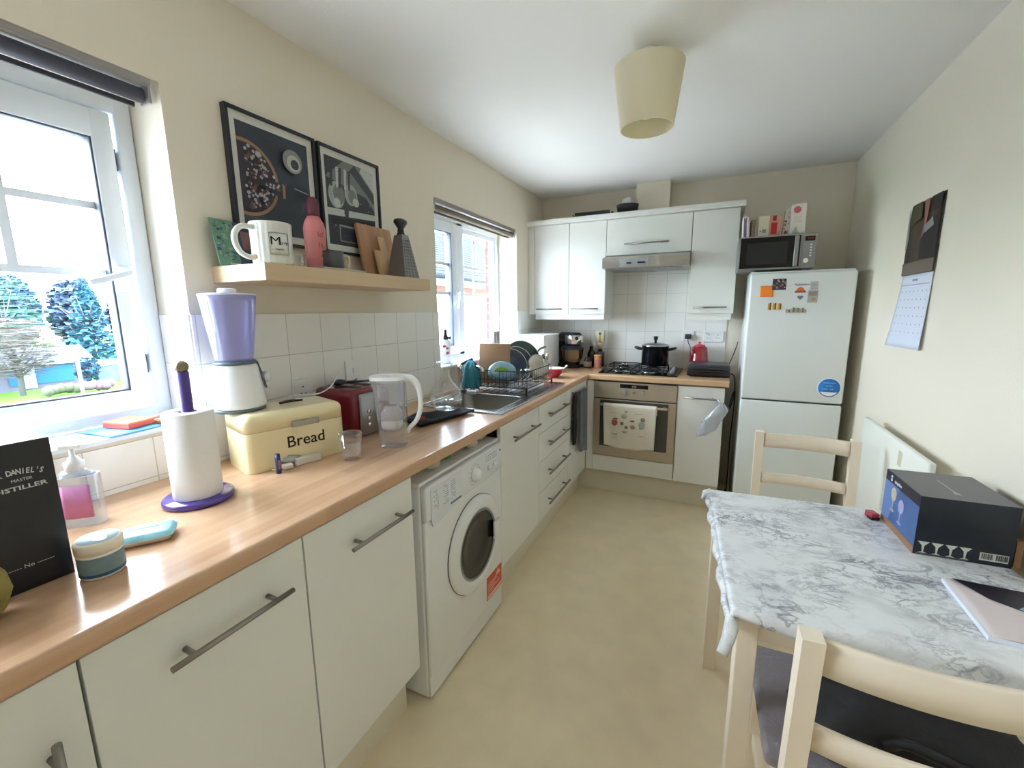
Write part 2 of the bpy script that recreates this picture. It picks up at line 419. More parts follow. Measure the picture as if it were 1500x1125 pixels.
struct(m.build('wall_outside', BR, normals=False))
m = MB(); m.box(-WT, W+0.1, L, L+0.1, 0, H); struct(m.build('wall_back', WHITE_WALL))
m = MB(); m.box(W, W+0.1, YR, L, 0, H); struct(m.build('wall_right', WHITE_WALL))
m = MB(); m.box(-WT, W+0.1, YR-0.1, YR, 0, H); struct(m.build('wall_rear', WHITE_WALL))
m = MB(); m.box(0.835, 1.085, 3.83, L, 2.12, H); struct(m.build('trim_1', WHITE_WALL))   # boxed duct over the wall units
# tiles
TL = tile_mat('white_wall_tiles_left', 'Y', (-1.296+0.155*20, -1.432+0.155*20))
TB = tile_mat('white_wall_tiles_back', 'X', (-0.62+0.155*20, -1.408+0.155*20))
m = MB()
m.box(0, 0.007, -0.4, W1[1], 0.953, W1[2]-0.012); m.box(0, 0.007, W1[1], W2[0], 0.953, 1.432)
m.box(0, 0.007, W2[0], W2[1], 0.953, W2[2]-0.98); m.box(0, 0.007, W2[1], L-0.007, 0.953, 1.432)
m.box(-0.155, 0, W1[1]-0.006, W1[1], 1.111, 1.432); m.box(-0.155, 0, W2[0], W2[0]+0.006, 1.111, 1.432); m.box(-0.155, 0, W2[1]-0.006, W2[1], 1.111, 1.432)
struct(m.build('trim_2', TL))
m = MB(); m.box(0.007, 1.543, L-0.007, L, 0.953, 1.9); struct(m.build('trim_3', TB))
# window sills
for i, (wy0, wy1, wz0, wz1) in enumerate((W1, W2)):
    m = MB(); m.box(-0.16, 0.018, wy0+0.001, wy1-0.001, wz0, wz0+0.014, bev=0.003)
    struct(m.build('trim_%d' % (4+i), UPVC))

def sash_frame(m, y0, y1, z0, z1, x0, x1, wdt, mi=0, rail=None, top=None):
    rail = rail or wdt; top = top or rail
    m.box(x0, x1, y0, y0+wdt, z0, z1, mi, bev=0.006); m.box(x0, x1, y1-wdt, y1, z0, z1, mi, bev=0.006)
    m.box(x0+0.001, x1-0.001, y0+wdt*0.5, y1-wdt*0.5, z0, z0+rail, mi, bev=0.006); m.box(x0+0.001, x1-0.001, y0+wdt*0.5, y1-wdt*0.5, z1-top, z1, mi, bev=0.006)

def make_window(name, y0, y1, z0, z1, mull, side):
    """two-light casement; side = +1 the opening sash lies at high y, -1 at low y"""
    e = bpy.data.objects.new(name, None); COL.objects.link(e); e['kind'] = 'structure'
    f = MB(); sash_frame(f, y0, y1, z0, z1, -0.225, -0.16, 0.045)
    f.box(-0.224, -0.161, mull-0.035, mull+0.035, z0+0.02, z1-0.02, bev=0.004)
    f.build('window_frame', UPVC, e)
    if side > 0: sy0, sy1, fy0, fy1 = mull+0.028, y1-0.058, y0+0.045, mull-0.035
    else: sy0, sy1, fy0, fy1 = y0+0.038, mull-0.040, mull+0.034, y1-0.044
    st_ = 0.052 if side > 0 else 0.080
    sz0, sz1 = z0+0.03, z1-(0.050 if side > 0 else 0.04)
    s = MB(); sash_frame(s, sy0, sy1, sz0, sz1, -0.205, -0.148, st_, rail=0.066, top=0.078 if side > 0 else 0.066)
    so = s.build('window_sash', UPVC, e)
    g = MB(); g.box(-0.184, -0.180, sy0+st_, sy1-st_, sz0+0.066, sz1-(0.078 if side > 0 else 0.066)); g.build('pane', WGLASS, e)
    g = MB(); sash_frame(g, sy0+st_-.004, sy1-st_+.004, sz0+.062, sz1-(.074 if side > 0 else .062), -0.186, -0.150, 0.0075); g.build('gasket', mat('dark_gasket', (70, 76, 88), .6), e)
    g = MB(); g.box(-0.199, -0.195, fy0, fy1, z0+0.045, z1-0.045); g.build('pane', WGLASS, e)
    b = MB()
    bead = 0.012 if side > 0 else 0.024
    sash_frame(b, fy0-0.002, fy1+0.002, z0+0.043, z1-0.043, -0.196, -0.17, bead+0.012)
    b.build('glazing_bead', UPVC, e)
    bars = MB()
    a0, a1 = sy0+st_, sy1-st_
    for (p, q, zz0, zz1) in ((a0, a1, sz0+0.064, sz1-0.064), (fy0, fy1, z0+0.045, z1-0.045)):
        xx = -0.182 if p == a0 else -0.197
        for z in (1.742, 1.553): bars.box(xx-0.006, xx+0.006, p, q, z-0.010, z+0.010)
        ym = (p+q)/2 - 0.03
        if p == a0 and side > 0: ym = 0.675
        if p != a0 and side < 0: ym = 3.05
        bars.box(xx-0.0055, xx+0.0055, ym-0.010, ym+0.010, 1.553, zz1)
    bars.build('glazing_bar', UPVC, e)
    # handle and keeps
    h = MB(); hy = sy1-0.026 if side > 0 else sy1-0.03
    h.box(-0.148, -0.140, hy-0.013, hy+0.013, 1.50, 1.575, bev=0.003)
    d = -1
    if side > 0:
        h.cyl((-0.140, hy, 1.555), (-0.118, hy, 1.555), 0.009)
        h.box(-0.127, -0.114, -0.098, 0.012, -0.009, 0.009, bev=0.004, M=TR(0, hy, 1.553) @ RX(0.34))
    else:
        h.cyl((-0.140, hy, 1.55), (-0.118, hy, 1.55), 0.009)
        h.box(-0.127, -0.112, -0.009, 0.009, -0.10, 0.012, bev=0.004, M=TR(0, hy, 1.55) @ RX(-0.25))
    h.build('handle', UPVC, e, label='white lever handle')
    k = MB()
    for z in (z0+0.17, z1-0.17): k.box(-0.20, -0.165, sy1+0.0005, sy1+0.008, z-0.03, z+0.03)
    k.build('lock_keep', DARK, e)
    return e
make_window('window_1', W1[0]+0.001, W1[1]-0.001, 1.110, 2.05, 0.40, 1)
make_window('window_2', W2[0]+0.001, W2[1]-0.001, 1.110, 2.045, 2.803, -1)
portal(-0.30, (W1[0]+W1[1])/2, 1.58, 1.1, 0.98, (0, -PI/2, 0))
portal(-0.30, (W2[0]+W2[1])/2, 1.58, 1.1, 0.98, (0, -PI/2, 0))

# roller blinds tucked under the window heads
BLG = mat('dark_grey_blind', (74, 74, 86), 0.7, noise=(3, 0.1, (1, 6, 1)))
BLB = mat('taupe_blind', (122, 112, 100), 0.7, noise=(3, 0.1, (1, 6, 1)))
RAIL = mat('grey_rail', (150, 146, 142), 0.4)
def blind(y0, y1, z1, fab, label, big):
    t = thing('roller_blind', label, 'blind', (0, (y0+y1)/2, z1))
    hl = (y1-y0)/2; dz = -0.042
    a = MB(); a.cyl((-0.030, -hl+0.02, dz-0.0), (-0.030, hl-0.02, dz), big, n=24); a.build('fabric_roll', fab, t)
    a = MB(); a.box(-0.055, -0.004, -hl+0.006, hl-0.006, -0.014, -0.001); a.box(-0.010, -0.005, -hl+0.016, hl-0.016, -0.022, -0.014); a.build('cassette', RAIL, t)
    a = MB(); a.box(-0.052, -0.046, -hl+0.03, hl-0.03, dz-big-0.010, dz-big+0.004, bev=0.002); a.build('bottom_bar', fab, t)
    for s_ in (-1, 1):
        a = MB(); a.box(-0.052, -0.006, s_*(hl-0.011)-0.003, s_*(hl-0.011)+0.003, -0.062, -0.0145); a.build('bracket', RAIL, t)
blind(W1[0]+0.01, W1[1]-0.012, W1[3], BLG, 'dark grey roller blind rolled up above the large near window', 0.019)
blind(W2[0]+0.01, W2[1]-0.012, W2[3], BLB, 'taupe roller blind rolled up above the window over the sink', 0.018)

# ------------------------------------------------------------------ kitchen units
XD, YD = 0.592, 3.385        # door face planes
ZB, ZD = 0.905, 0.195        # top and bottom of the doors
def bar_handle(parent, x0, x1, z, y=0.0, r=0.006, vertical=False, mt=SATIN, loc=None):
    h = MB(); ins = 0.16*abs(x1-x0)
    if not vertical:
        h.cyl((x0, y-0.034, z), (x1, y-0.034, z), r, n=14)
        for x in (x0+ins, x1-ins): h.cyl((x, y+0.001, z), (x, y-0.034, z), r*0.9, n=12)
    else:
        h.cyl((z, y-0.034, x0), (z, y-0.034, x1), r, n=14)
        for x in (x0+ins, x1-ins): h.cyl((z, y+0.001, x), (z, y-0.034, x), r*0.9, n=12)
    return h.build('handle', mt, parent)
def base_unit(label, loc, rz, w, fronts, group='white base cabinets', name='base_cabinet', depth=0.56, top=None):
    """fronts: list of (kind, z0, z1, handle) in world heights; handle=(x0,x1,z) or ('v',z0,z1,x)"""
    t = thing(name, label, 'cabinet', (loc[0], loc[1], 0), rz, group)
    c = MB(); c.box(0.001, w-0.001, 0.020, depth, ZD-0.005, top or ZB-0.003); c.build('body', CARC, t)
    for k, z0, z1, hd in fronts:
        d = MB(); d.box(0.0015, w-0.0015, 0, 0.018, z0+0.0015, z1-0.0015, bev=0.0015); p = d.build(k, CAB, t)
        if hd:
            if hd[0] == 'v': bar_handle(p, hd[1], hd[2], hd[3], vertical=True)
            else: bar_handle(p, hd[0], hd[1], hd[2])
    return t
Q = PI/2
base_unit('white base cabinet at the near end with an upright bar handle', (XD, -0.17), Q, 0.602, [('door', ZD, ZB, ('v', 0.56, 0.815, 0.555))])
base_unit('wide white base cabinet below the fruit and soap, next to the near end', (XD, 0.4335), Q, 0.404, [('door', ZD, ZB, (0.10, 0.345, 0.812))])
base_unit('white base cabinet just before the washing machine', (XD, 0.839), Q, 0.411, [('door', ZD, ZB, (0.12, 0.372, 0.810))])
base_unit('white base cabinet under the sink beside the washing machine', (XD, 1.897), Q, 0.485, [('door', ZD, ZB, (0.095, 0.43, 0.818))], top=0.795)
DZ = [(0.735, ZB, 0.828), (0.565, 0.735, 0.655), (0.375, 0.565, 0.474), (ZD, 0.375, 0.285)]
base_unit('white cabinet with a stack of four drawers under the draining board', (XD, 2.384), Q, 0.55, [('drawer', a, b, (0.10, 0.50, h)) for a, b, h in DZ], name='drawer_unit')
t = thing('corner_panel', 'plain white filler panel in the corner behind the hanging grey towel', 'panel', (XD, 2.936, 0), Q)
c = MB(); c.box(0.001, 0.447, 0, 0.018, ZD+0.001, ZB, bev=0.0015); c.build('panel', CAB, t)
c = MB(); c.box(0.02, 0.30, 0.020, 0.5, ZD, ZB-0.003); c.build('body', CARC, t)
# oven housing and right hand unit
OX0, OX1 = 0.650, 1.249
t = thing('oven_housing', 'white cabinet housing the built-in oven', 'cabinet', (OX0, YD, 0), 0, 'white base cabinets')
c = MB(); c.box(0.001, 0.598, 0.06, 0.56, ZD, 0.31); c.box(0.0, 0.012, 0.02, 0.56, ZD, ZB-0.003); c.box(0.587, 0.599, 0.02, 0.56, ZD, ZB-0.003); c.box(0.012, 0.587, 0.55, 0.56, 0.31, ZB-0.003); c.build('body', CARC, t)
c = MB(); c.box(0.0015, 0.5975, 0, 0.018, ZD+0.0015, 0.318, bev=0.0015); c.build('panel', CAB, t)
c = MB(); c.box(-0.052, -0.002, 0.002, 0.02, ZD, ZB-0.003); c.build('filler', CAB, t)
base_unit('narrow white base cabinet between the oven and the fridge', (1.251, YD), 0, 0.30, [('door', ZD, ZB, (0.045, 0.262, 0.826))], depth=0.58)
# plinths
m = MB(); m.box(0.505, 0.520, -0.17, 1.250, 0, ZD-0.006); tag(m.build('plinth', KICK), 'pale plinth board under the near row of cabinets', 'plinth')
m = MB(); m.box(0.505, 0.520, 1.897, 3.46, 0, ZD-0.006); tag(m.build('plinth', KICK), 'pale plinth board under the sink and drawer cabinets', 'plinth')
m = MB(); m.box(0.521, 1.549, 3.465, 3.480, 0, ZD-0.006); tag(m.build('plinth', KICK), 'pale plinth board below the oven on the back wall', 'plinth')

# worktop: L-shaped with a rounded front edge, cut out for the sink bowl
WZ0, WZ1, WX, WY = 0.912, 0.953, 0.610, 3.365
m = MB()
XI = 0.592
bowl = (0.125, 0.545, 1.955, 2.365)
for x0, x1, y0, y1 in ((0.008, XI, -0.6, bowl[2]), (0.008, bowl[0], bowl[2], bowl[3]), (bowl[1], XI, bowl[2], bowl[3]), (0.008, XI, bowl[3], WY+0.018)):
    m.box(x0, x1, y0, y1, WZ0, WZ1)
m.box(0.008, 1.572, WY+0.018, L-0.008, WZ0, WZ1, 1)
def nose(sz=0.018):
    pts = [(0, WZ0)]
    r = 0.010
    for k in range(7):
        a = -PI/2+PI/2*k/6; pts.append((sz-r+r*math.cos(a), WZ0+r+r*math.sin(a)))
    for k in range(7):
        a = PI/2*k/6; pts.append((sz-r+r*math.cos(a), WZ1-r+r*math.sin(a)))
    pts.append((0, WZ1)); return pts
m.prism(nose(), -0.6, WY+0.018, 0, M=frameM((XI, 0, 0), (1, 0, 0), (0, 0, 1)) @ Matrix.Diagonal((1, 1, -1, 1)), smooth=False)
m.prism(nose(), WX-0.001, 1.572, 1, M=frameM((0, WY+0.018, 0), (0, -1, 0), (0, 0, 1)) @ Matrix.Diagonal((1, 1, -1, 1)))
tag(m.build('worktop', [LBEECH, LBEECHX]), 'L-shaped beech-look worktop running along the left and back walls', 'worktop')

# wall units
def wall_unit(label, x0, x1, z0, z1, hx0, hx1, hz, kind='door'):
    t = thing('wall_cabinet', label, 'cabinet', (x0, 3.640, z0), 0, 'white wall cabinets')
    w_ = x1-x0; h_ = z1-z0
    c = MB(); c.box(0.0005, w_-0.0005, 0.020, 0.320, 0.0005, h_-0.001); c.build('body', CARC, t)
    d = MB(); d.box(0.0015, w_-0.0015, 0, 0.018, 0.001, h_-0.0015, bev=0.0015); p = d.build(kind, CAB, t)
    bar_handle(p, hx0-x0, hx1-x0, hz-z0, r=0.0055)
UZ0, UZ1 = 1.403, 2.118
wall_unit('white wall cabinet in the left corner above the white appliance', 0.056, 0.355, UZ0, UZ1, 0.085, 0.31, 1.445)
wall_unit('white wall cabinet left of the cooker hood', 0.356, 0.656, UZ0, UZ1, 0.385, 0.61, 1.445)
wall_unit('wide lift-up white wall cabinet directly above the cooker hood', 0.657, 1.270, 1.847, UZ1, 0.80, 1.12, 1.925)
wall_unit('white wall cabinet between cooker hood and fridge', 1.272, 1.572, UZ0, UZ1, 1.305, 1.525, 1.447)
m = MB(); m.box(0.001, 0.055, 3.640, 3.66, UZ0, UZ1); tag(m.build('filler_strip', CAB), 'narrow white filler strip between left wall and first wall cabinet', 'panel')
m = MB(); m.box(0.0, 1.600, 3.603, 3.965, UZ1+0.001, UZ1+0.016, 0, bev=0.002)
m.prism([(0, 0), (-0.037, 0.0), (-0.037, -0.006), (-0.012, -0.026), (0, -0.026)], 0.0, 1.600, 0, M=frameM((0, 3.640, UZ1+0.020+0.016), (0, 1, 0), (0, 0, 1)))
for x0, x1, y0 in ((0.0, 1.6, 3.603),): m.box(x0, x1, y0, y0+0.018, UZ1+0.016, UZ1+0.040, bev=0.003)
tag(m.build('cornice', CAB), 'white cornice along the top of the wall cabinets', 'cornice')
for lb, x0, x1 in (('white pelmet under the two left wall cabinets', 0.056, 0.648), ('white pelmet under the wall cabinet beside the fridge', 1.280, 1.558)):
    m = MB(); m.box(x0, x1, 3.660, 3.678, UZ0-0.045, UZ0); m.box(x1-0.016, x1, 3.678, 3.955, UZ0-0.045, UZ0)
    tag(m.build('pelmet', CAB), lb, 'pelmet')
# ------------------------------------------------------------------ cooker hood
t = thing('cooker_hood', 'stainless steel cooker hood under the lift-up wall cabinet', 'cooker hood', (0.660, 3.50, 1.742))
m = MB()
m.prism([(0, 0.0), (0.46, 0.0), (0.46, 0.085), (0.16, 0.103), (0.139, 0.103), (0.0, 0.072)], 0, 0.612, 0, M=frameM((0, 0, 0), (0, 1, 0), (0, 0, 1)))
m.build('body', STEEL, t)
m = MB(); m.box(0.13, 0.34, -0.0025, 0.0, 0.012, 0.060, bev=0.001); m.build('control_panel', GREY, t)
for a_, b_ in ((0.18, 0.215), (0.26, 0.315)):
    m = MB(); m.box(a_, b_, -0.010, -0.0025, 0.026, 0.036, bev=0.002); m.build('slider', BLACK, t)
m = MB(); m.box(0.05, 0.56, 0.06, 0.36, -0.004, -0.0005)
for k in range(12): m.box(0.06+k*0.041, 0.09+k*0.041, 0.08, 0.34, -0.006, -0.004)
m.build('grease_filter', GREY, t)

# ------------------------------------------------------------------ oven
STO = mat('oven_steel', (190, 178, 162), 0.36, 0.75, noise=(5, 0.05, (1, 1, 40)))
OGL = mat('oven_glass', (70, 68, 66), 0.08)
t = thing('built_in_oven', 'built-in stainless steel electric oven under the hob', 'oven', (0.6515, 3.380, 0.322))
m = MB(); m.box(0.002, 0.594, 0.02, 0.55, 0.002, 0.575); m.build('body', GREY, t)
m = MB(); m.box(0, 0.596, -0.004, 0.02, 0.455, 0.579, bev=0.003); cp = m.build('control_panel', STO, t)
m = MB(); m.box(0.198, 0.398, -0.006, -0.004, 0.540, 0.568); m.build('display', BLACKG, cp)
text('0:00', 0.018, mat('display_digits', (190, 200, 190), 0.4), cp, frameM((0.30, -0.0065, 0.554), (1, 0, 0), (0, 0, 1)))
for x in (0.235, 0.298, 0.362):
    m = MB(); m.cyl((x, -0.004, 0.512), (x, -0.018 if x != 0.298 else -0.010, 0.512), 0.0155 if x != 0.298 else 0.008, n=24); m.build('knob', CHROME, cp)
m = MB(); m.box(0, 0.596, -0.006, 0.018, 0.002, 0.448, bev=0.003); dr = m.build('door', STO, t)
m = MB(); m.box(0.052, 0.545, -0.008, -0.005, 0.080, 0.440, bev=0.001); m.build('door_glass', OGL, dr)
m = MB(); m.cyl((0.055, -0.045, 0.412), (0.541, -0.045, 0.412), 0.010, n=16)
for x in (0.075, 0.520): m.box(x-0.012, x+0.012, -0.045, -0.006, 0.404, 0.420, bev=0.003)
m.build('handle', STO, dr)
m = MB(); m.box(0.004, 0.592, -0.002, 0.01, 0.4485, 0.4545); m.build('gap_seal', BLACK, t)

# tea towel hung over the oven handle
TW = mat('printed_tea_towel', (222, 214, 198), 0.85, bump=(120, 0.2))
t = thing('tea_towel', 'white tea towel with small printed food motifs hanging on the oven handle', 'towel', (0.932, 3.380, 0.734))
hw, dp = 0.192, 0.315
def towel_fn(u, v):
    # v 0..1 : back flap, over the bar, front flap
    x = (u-0.5)*2*hw
    wv = 0.006*math.sin(u*9+0.6)+0.004*math.sin(u*17)
    if v < 0.28: return (x, -0.028+0.0*wv, -0.05*(1-v/0.28)-0.004)
    if v < 0.40:
        a = (v-0.28)/0.12*PI; return (x, -0.045+0.016*math.cos(a), 0.012*math.sin(a)+0.002)
    k = (v-0.40)/0.60
    sag = 0.030*(1-(2*u-1)**2)
    bow = 0.008*math.cos(PI*u)*k
    return (x*(1-0.05*k)+0.004*k, -0.062-0.012*k+wv*k*1.4, -(dp+sag*.6-0.012)*k)
m = MB(); m.grid(towel_fn, 30, 36, thick=0.0022)
tw = m.build('cloth', TW, t)
m = MB()
def motif(x, z, r, mi, n=12, sx=1, sz=1):
    v = (0-z)/dp
    u = x/(2*hw)+0.5
    p = towel_fn(min(0.98, max(0.02, u)), 0.40+0.60*min(0.98, max(0.02, v)))
    m.lathe([(r, 0), (r*0.98, 0.0006)], c=(0, 0, 0), n=n, mi=mi, M=TR(p[0], p[1]-0.0042, p[2]) @ RX(PI/2) @ Matrix.Diagonal((sx, sz, 1, 1)))
for (x, z, r, mi, sx, sz) in ((-0.105, -0.125, 0.022, 0, 1, 1.1), (-0.098, -0.092, 0.012, 1, 1.6, .6), (-0.05, -0.125, 0.013, 1, 1, 1), (-0.018, -0.15, 0.012, 1, 1.1, 1),
                              (0.03, -0.145, 0.017, 2, 1.1, .9), (-0.02, -0.035, 0.012, 3, 1.2, .8), (-0.035, -0.07, 0.02, 3, 1, 1), (0.025, -0.10, 0.010, 1, 1.8, .7),
                              (0.09, -0.13, 0.022, 4, 1, 1.4), (0.10, -0.085, 0.014, 2, 1.2, 1), (-0.03, -0.185, 0.014, 3, 1.3, .7), (-0.10, -0.21, 0.022, 3, 1.4, .25), (-0.10, -0.235, 0.02, 3, 1.6, .12), (0.09, -0.21, 0.02, 3, 1.8, .15), (0.07, -0.045, 0.02, 3, 1.8, .12), (-0.12, -0.05, 0.02, 3, 1.6, .12)):
    motif(x, z, r, mi, sx=sx, sz=sz)
m.build('print', [mat('print_red', (168, 76, 74), .8), mat('print_olive', (128, 118, 96), .8), mat('print_tan', (160, 138, 104), .8), mat('print_grey', (176, 168, 158), .8), mat('print_sage', (152, 162, 156), .8)], tw)

# ------------------------------------------------------------------ gas hob
t = thing('gas_hob', 'black gas hob set into the worktop above the oven', 'hob', (0.665, 3.445, 0.9535))
m = MB(); m.box(0, 0.575, 0, 0.49, 0, 0.008, bev=0.003); m.build('hob_plate', BLACKG, t)
IRON = mat('cast_iron', (24, 25, 28), 0.55)
BURN = [(0.13, 0.14, 0.036), (0.13, 0.36, 0.045), (0.36, 0.14, 0.045), (0.365, 0.335, 0.055)]
for x, y, r in BURN:
    m = MB(); m.lathe([(r, 0.008), (r, 0.018), (r*0.8, 0.020), (r*0.78, 0.027), (0, 0.028)], c=(x, y, 0), n=24, mi=0); m.lathe([(r*1.25, 0.0075), (r*1.2, 0.012), (r, 0.012)], c=(x, y, 0), n=24, mi=1); m.build('burner', [IRON, CHROME], t)
for x0 in (0.025, 0.255):
    m = MB()
    x1 = x0+0.215
    P_ = [(x0, 0.03, 0.036), (x1, 0.03, 0.036), (x1, 0.46, 0.036), (x0, 0.46, 0.036)]
    m.tube(P_, 0.005, closed=True, n=6)
    m.tube([(x0, 0.25, 0.036), (x1, 0.25, 0.036)], 0.005, n=6)
    for (bx, by, r) in BURN:
        if x0 < bx < x1:
            for a in range(4):
                c_, s_ = math.cos(a*Q), math.sin(a*Q)
                ex, ey = (x0 if c_ < -.5 else x1 if c_ > .5 else bx), ((0.03 if by < 0.25 else 0.25) if s_ < -.5 else (0.25 if by < 0.25 else 0.46) if s_ > .5 else by)
                m.tube([(ex, ey, 0.036), (bx+c_*0.022, by+s_*0.022, 0.036)], 0.0045, n=6)
    for (px, py) in ((x0, 0.03), (x1, 0.03), (x0, 0.46), (x1, 0.46)): m.cyl((px, py, 0.008), (px, py, 0.036), 0.006, n=8)
    m.build('pan_support', IRON, t)
for y in (0.09, 0.18, 0.27, 0.36):
    m = MB(); m.cyl((0.528, y, 0.008), (0.528, y, 0.030), 0.018, 0.015, n=20); m.box(-0.003, 0.003, -0.013, 0.013, 0.028, 0.034, M=TR(0.528, y, 0)); m.build('knob', GREY, t)

# pot
ENAM = mat('black_enamel', (16, 18, 22), 0.18, coat=0.3)
t = thing('stock_pot', 'tall black stock pot with a glass lid standing on the hob', 'pot', (1.040, 3.78, 0.9955), 0.0)
m = MB(); m.lathe([(0.098, 0), (0.103, 0.006), (0.104, 0.150), (0.107, 0.154), (0.101, 0.154), (0.099, 0.012), (0, 0.010)], n=40); m.build('pot_body', ENAM, t)
m = MB(); m.lathe([(0.106, 0.1545), (0.106, 0.159), (0.095, 0.166), (0.05, 0.177), (0, 0.180)], n=40, caps=False); m.lathe([(0.1065, 0.1545), (0.108, 0.157), (0.104, 0.162)], n=40, mi=1)
lid = m.build('lid', [mat('lid_glass', (120, 122, 120), 0.08, 0.3), CHROME], t)
m = MB(); m.lathe([(0.010, 0.179), (0.009, 0.197), (0.016, 0.204), (0.018, 0.228), (0, 0.230)], n=20); m.build('lid_knob', BLACK, lid)
for s_ in (-1, 1):
    m = MB(); m.ctube([(s_*0.100, -0.030, 0.125), (s_*0.130, -0.032, 0.132), (s_*0.150, -0.02, 0.138), (s_*0.153, 0, 0.139), (s_*0.150, 0.02, 0.138), (s_*0.130, 0.032, 0.132), (s_*0.100, 0.030, 0.125)], 0.009, n=10); m.build('handle', BLACK, t)

# ------------------------------------------------------------------ fridge freezer
FX, FY = 1.641, 3.320
FRD = mat('fridge_white', (226, 230, 228), 0.22)
t = thing('fridge_freezer', 'tall white fridge freezer in the right corner with magnets on its door', 'fridge', (FX, FY, 0))
m = MB(); m.box(0.004, 0.541, 0.055, 0.615, 0.03, 1.650, bev=0.006); m.box(0.004, 0.541, 0.04, 0.6, 1.6505, 1.662, bev=0.004)
for x in (0.05, 0.50):
    for y in (0.09, 0.55): m.cyl((x, y, 0.0), (x, y, 0.03), 0.018, n=12)
m.build('body', FRD, t)
ud = None
for nm, z0, z1 in (('freezer_door', 0.06, 0.850), ('fridge_door', 0.858, 1.650)):
    m = MB(); m.box(0, 0.545, 0, 0.050, z0, z1, bev=0.014, seg=4)
    d = m.build(nm, FRD, t)
    if nm == 'fridge_door': ud = d
m = MB(); m.box(0.01, 0.535, 0.010, 0.05, 0.8495, 0.8585); m.build('handle_recess', DARK, t)
BLU = mat('sticker_blue', (30, 118, 196), 0.4)
m = MB(); m.lathe([(0.060, 0), (0.0595, 0.0006)], n=40, mi=1, M=RX(Q)); m.lathe([(0.056, 0.0006), (0.0558, 0.001)], n=40, mi=0, M=RX(Q))
cap = [(0.050*math.cos(a), 0.050*math.sin(a)) for a in [PI+0.55+k*(PI-1.1)/14 for k in range(15)]]
m.prism(cap, 0.001, 0.0014, 1, M=RX(Q))
st = m.build('energy_sticker', [BLU, PAPER], ud, loc=(2.110-FX, -0.0002, 0.957), label='round blue sticker low on the upper door')
for i, (s_, wd) in enumerate((('A+ class', 0.014), ('No more', 0.013), ('frost', 0.013))):
    pass
m = MB()
for k, (wd) in enumerate((0.060, 0.034, 0.070)):
    for q in range(7):
        if random.random() < 0.85: m.box(-wd/2+wd*q/7, -wd/2+wd*(q+0.72)/7, -0.0014, -0.0010, 0.027-k*0.019, 0.033-k*0.019)
m.build('print', [mat('sticker_pale_print', (120, 180, 232), .5)], st)

# magnets, each its own thing (x offset, height)
def fmag(name, label, cat, x, z, rz=0.0):
    return thing(name, label, cat, (x, FY-0.0004, z), rot=(0, rz, 0), group='magnets and notes on the fridge door')
t = fmag('photo_magnet', 'square photo magnet overlapping the orange note on the fridge', 'magnet', 1.800, 1.580)
m = MB(); m.box(-0.036, 0.036, -0.0035, 0, -0.033, 0.033, 0)
rr = random.Random(3)
for k in range(26):
    x = rr.uniform(-0.032, 0.026); z = rr.uniform(-0.029, 0.022); m.box(x, x+rr.uniform(.006, .014), -0.0040, -0.0035, z, z+rr.uniform(.006, .014), rr.choice((1, 2, 3, 4)))
m.build('photo', [mat('photo_dark', (66, 60, 68), .4), mat('photo_pink', (176, 120, 120), .4), mat('photo_grey', (150, 152, 156), .4), mat('photo_plum', (90, 52, 66), .4), mat('photo_light', (206, 196, 190), .4)], t)
t = fmag('sticky_note', 'bright orange sticky note on the fridge door', 'note', 1.737, 1.540)
m = MB(); m.grid(lambda u, v: (-0.036+0.072*u, -0.0012-0.006*(1-v)**3, -0.034+0.068*v), 8, 8, thick=0.0005); m.build('paper', mat('orange_paper', (250, 138, 40), .7), t)
t = fmag('lettering_magnet', 'yellow and red cut-out lettering magnet below the orange note', 'magnet', 1.786, 1.447)
rr = random.Random(9); m = MB(); m.box(-0.034, 0.034, -0.002, 0, -0.019, 0.019, 0)
for k in range(8):
    x = -0.036+0.009*k; m.box(x, x+0.0075, -0.0045, -0.002, -0.022+rr.uniform(0, .006), 0.016+rr.uniform(0, .008), 1+k % 3)
m.build('magnet_face', [mat('mag_cream', (214, 196, 150), .5), mat('mag_yellow', (222, 176, 60), .5), mat('mag_brown', (142, 92, 58), .5), mat('mag_sand', (238, 226, 190), .5)], t)
t = fmag('skyline_magnet', 'long narrow beige souvenir magnet lowest in the group', 'magnet', 1.900, 1.422)
m = MB(); m.box(-0.055, 0.055, -0.003, 0, -0.018, -0.012, 2)
for k in range(9):
    x = -0.054+0.012*k; m.box(x, x+0.011, -0.005, 0, -0.012, rr.uniform(0.004, 0.019), k % 2)
m.build('magnet_face', [mat('mag_beige', (184, 166, 142), .5), mat('mag_grey', (134, 130, 126), .5), mat('mag_base', (210, 204, 192), .5)], t)
t = fmag('hat_magnet', 'orange dome-shaped magnet right of the photo magnet', 'magnet', 1.912, 1.540)
m = MB(); pts = [(-0.028, -0.012), (0.028, -0.012), (0.026, -0.002)]+[(0.02*math.cos(a), 0.02*math.sin(a)) for a in [0.2+k*0.34 for k in range(9)]]+[(-0.026, -0.002)]
m.prism(pts, 0, 0.004, 0, M=RX(Q)); m.box(-0.028, 0.028, -0.0045, -0.0008, -0.012, -0.006, 1); m.build('magnet_face', [mat('mag_orange', (206, 110, 56), .5), mat('mag_red', (150, 52, 40), .5)], t)
t = fmag('heart_magnet', 'small grey-blue heart magnet under the dome-shaped magnet', 'magnet', 1.914, 1.500)
hp = []
for k in range(24):
    a = 2*PI*k/24; hp.append((0.001*16*math.sin(a)**3*0.9, 0.001*(13*math.cos(a)-5*math.cos(2*a)-2*math.cos(3*a)-math.cos(4*a))*0.9))
m = MB(); m.prism(hp[::-1], 0, 0.004, 0, M=RX(Q)); m.build('magnet_face', mat('mag_blue', (118, 128, 146), .5), t)
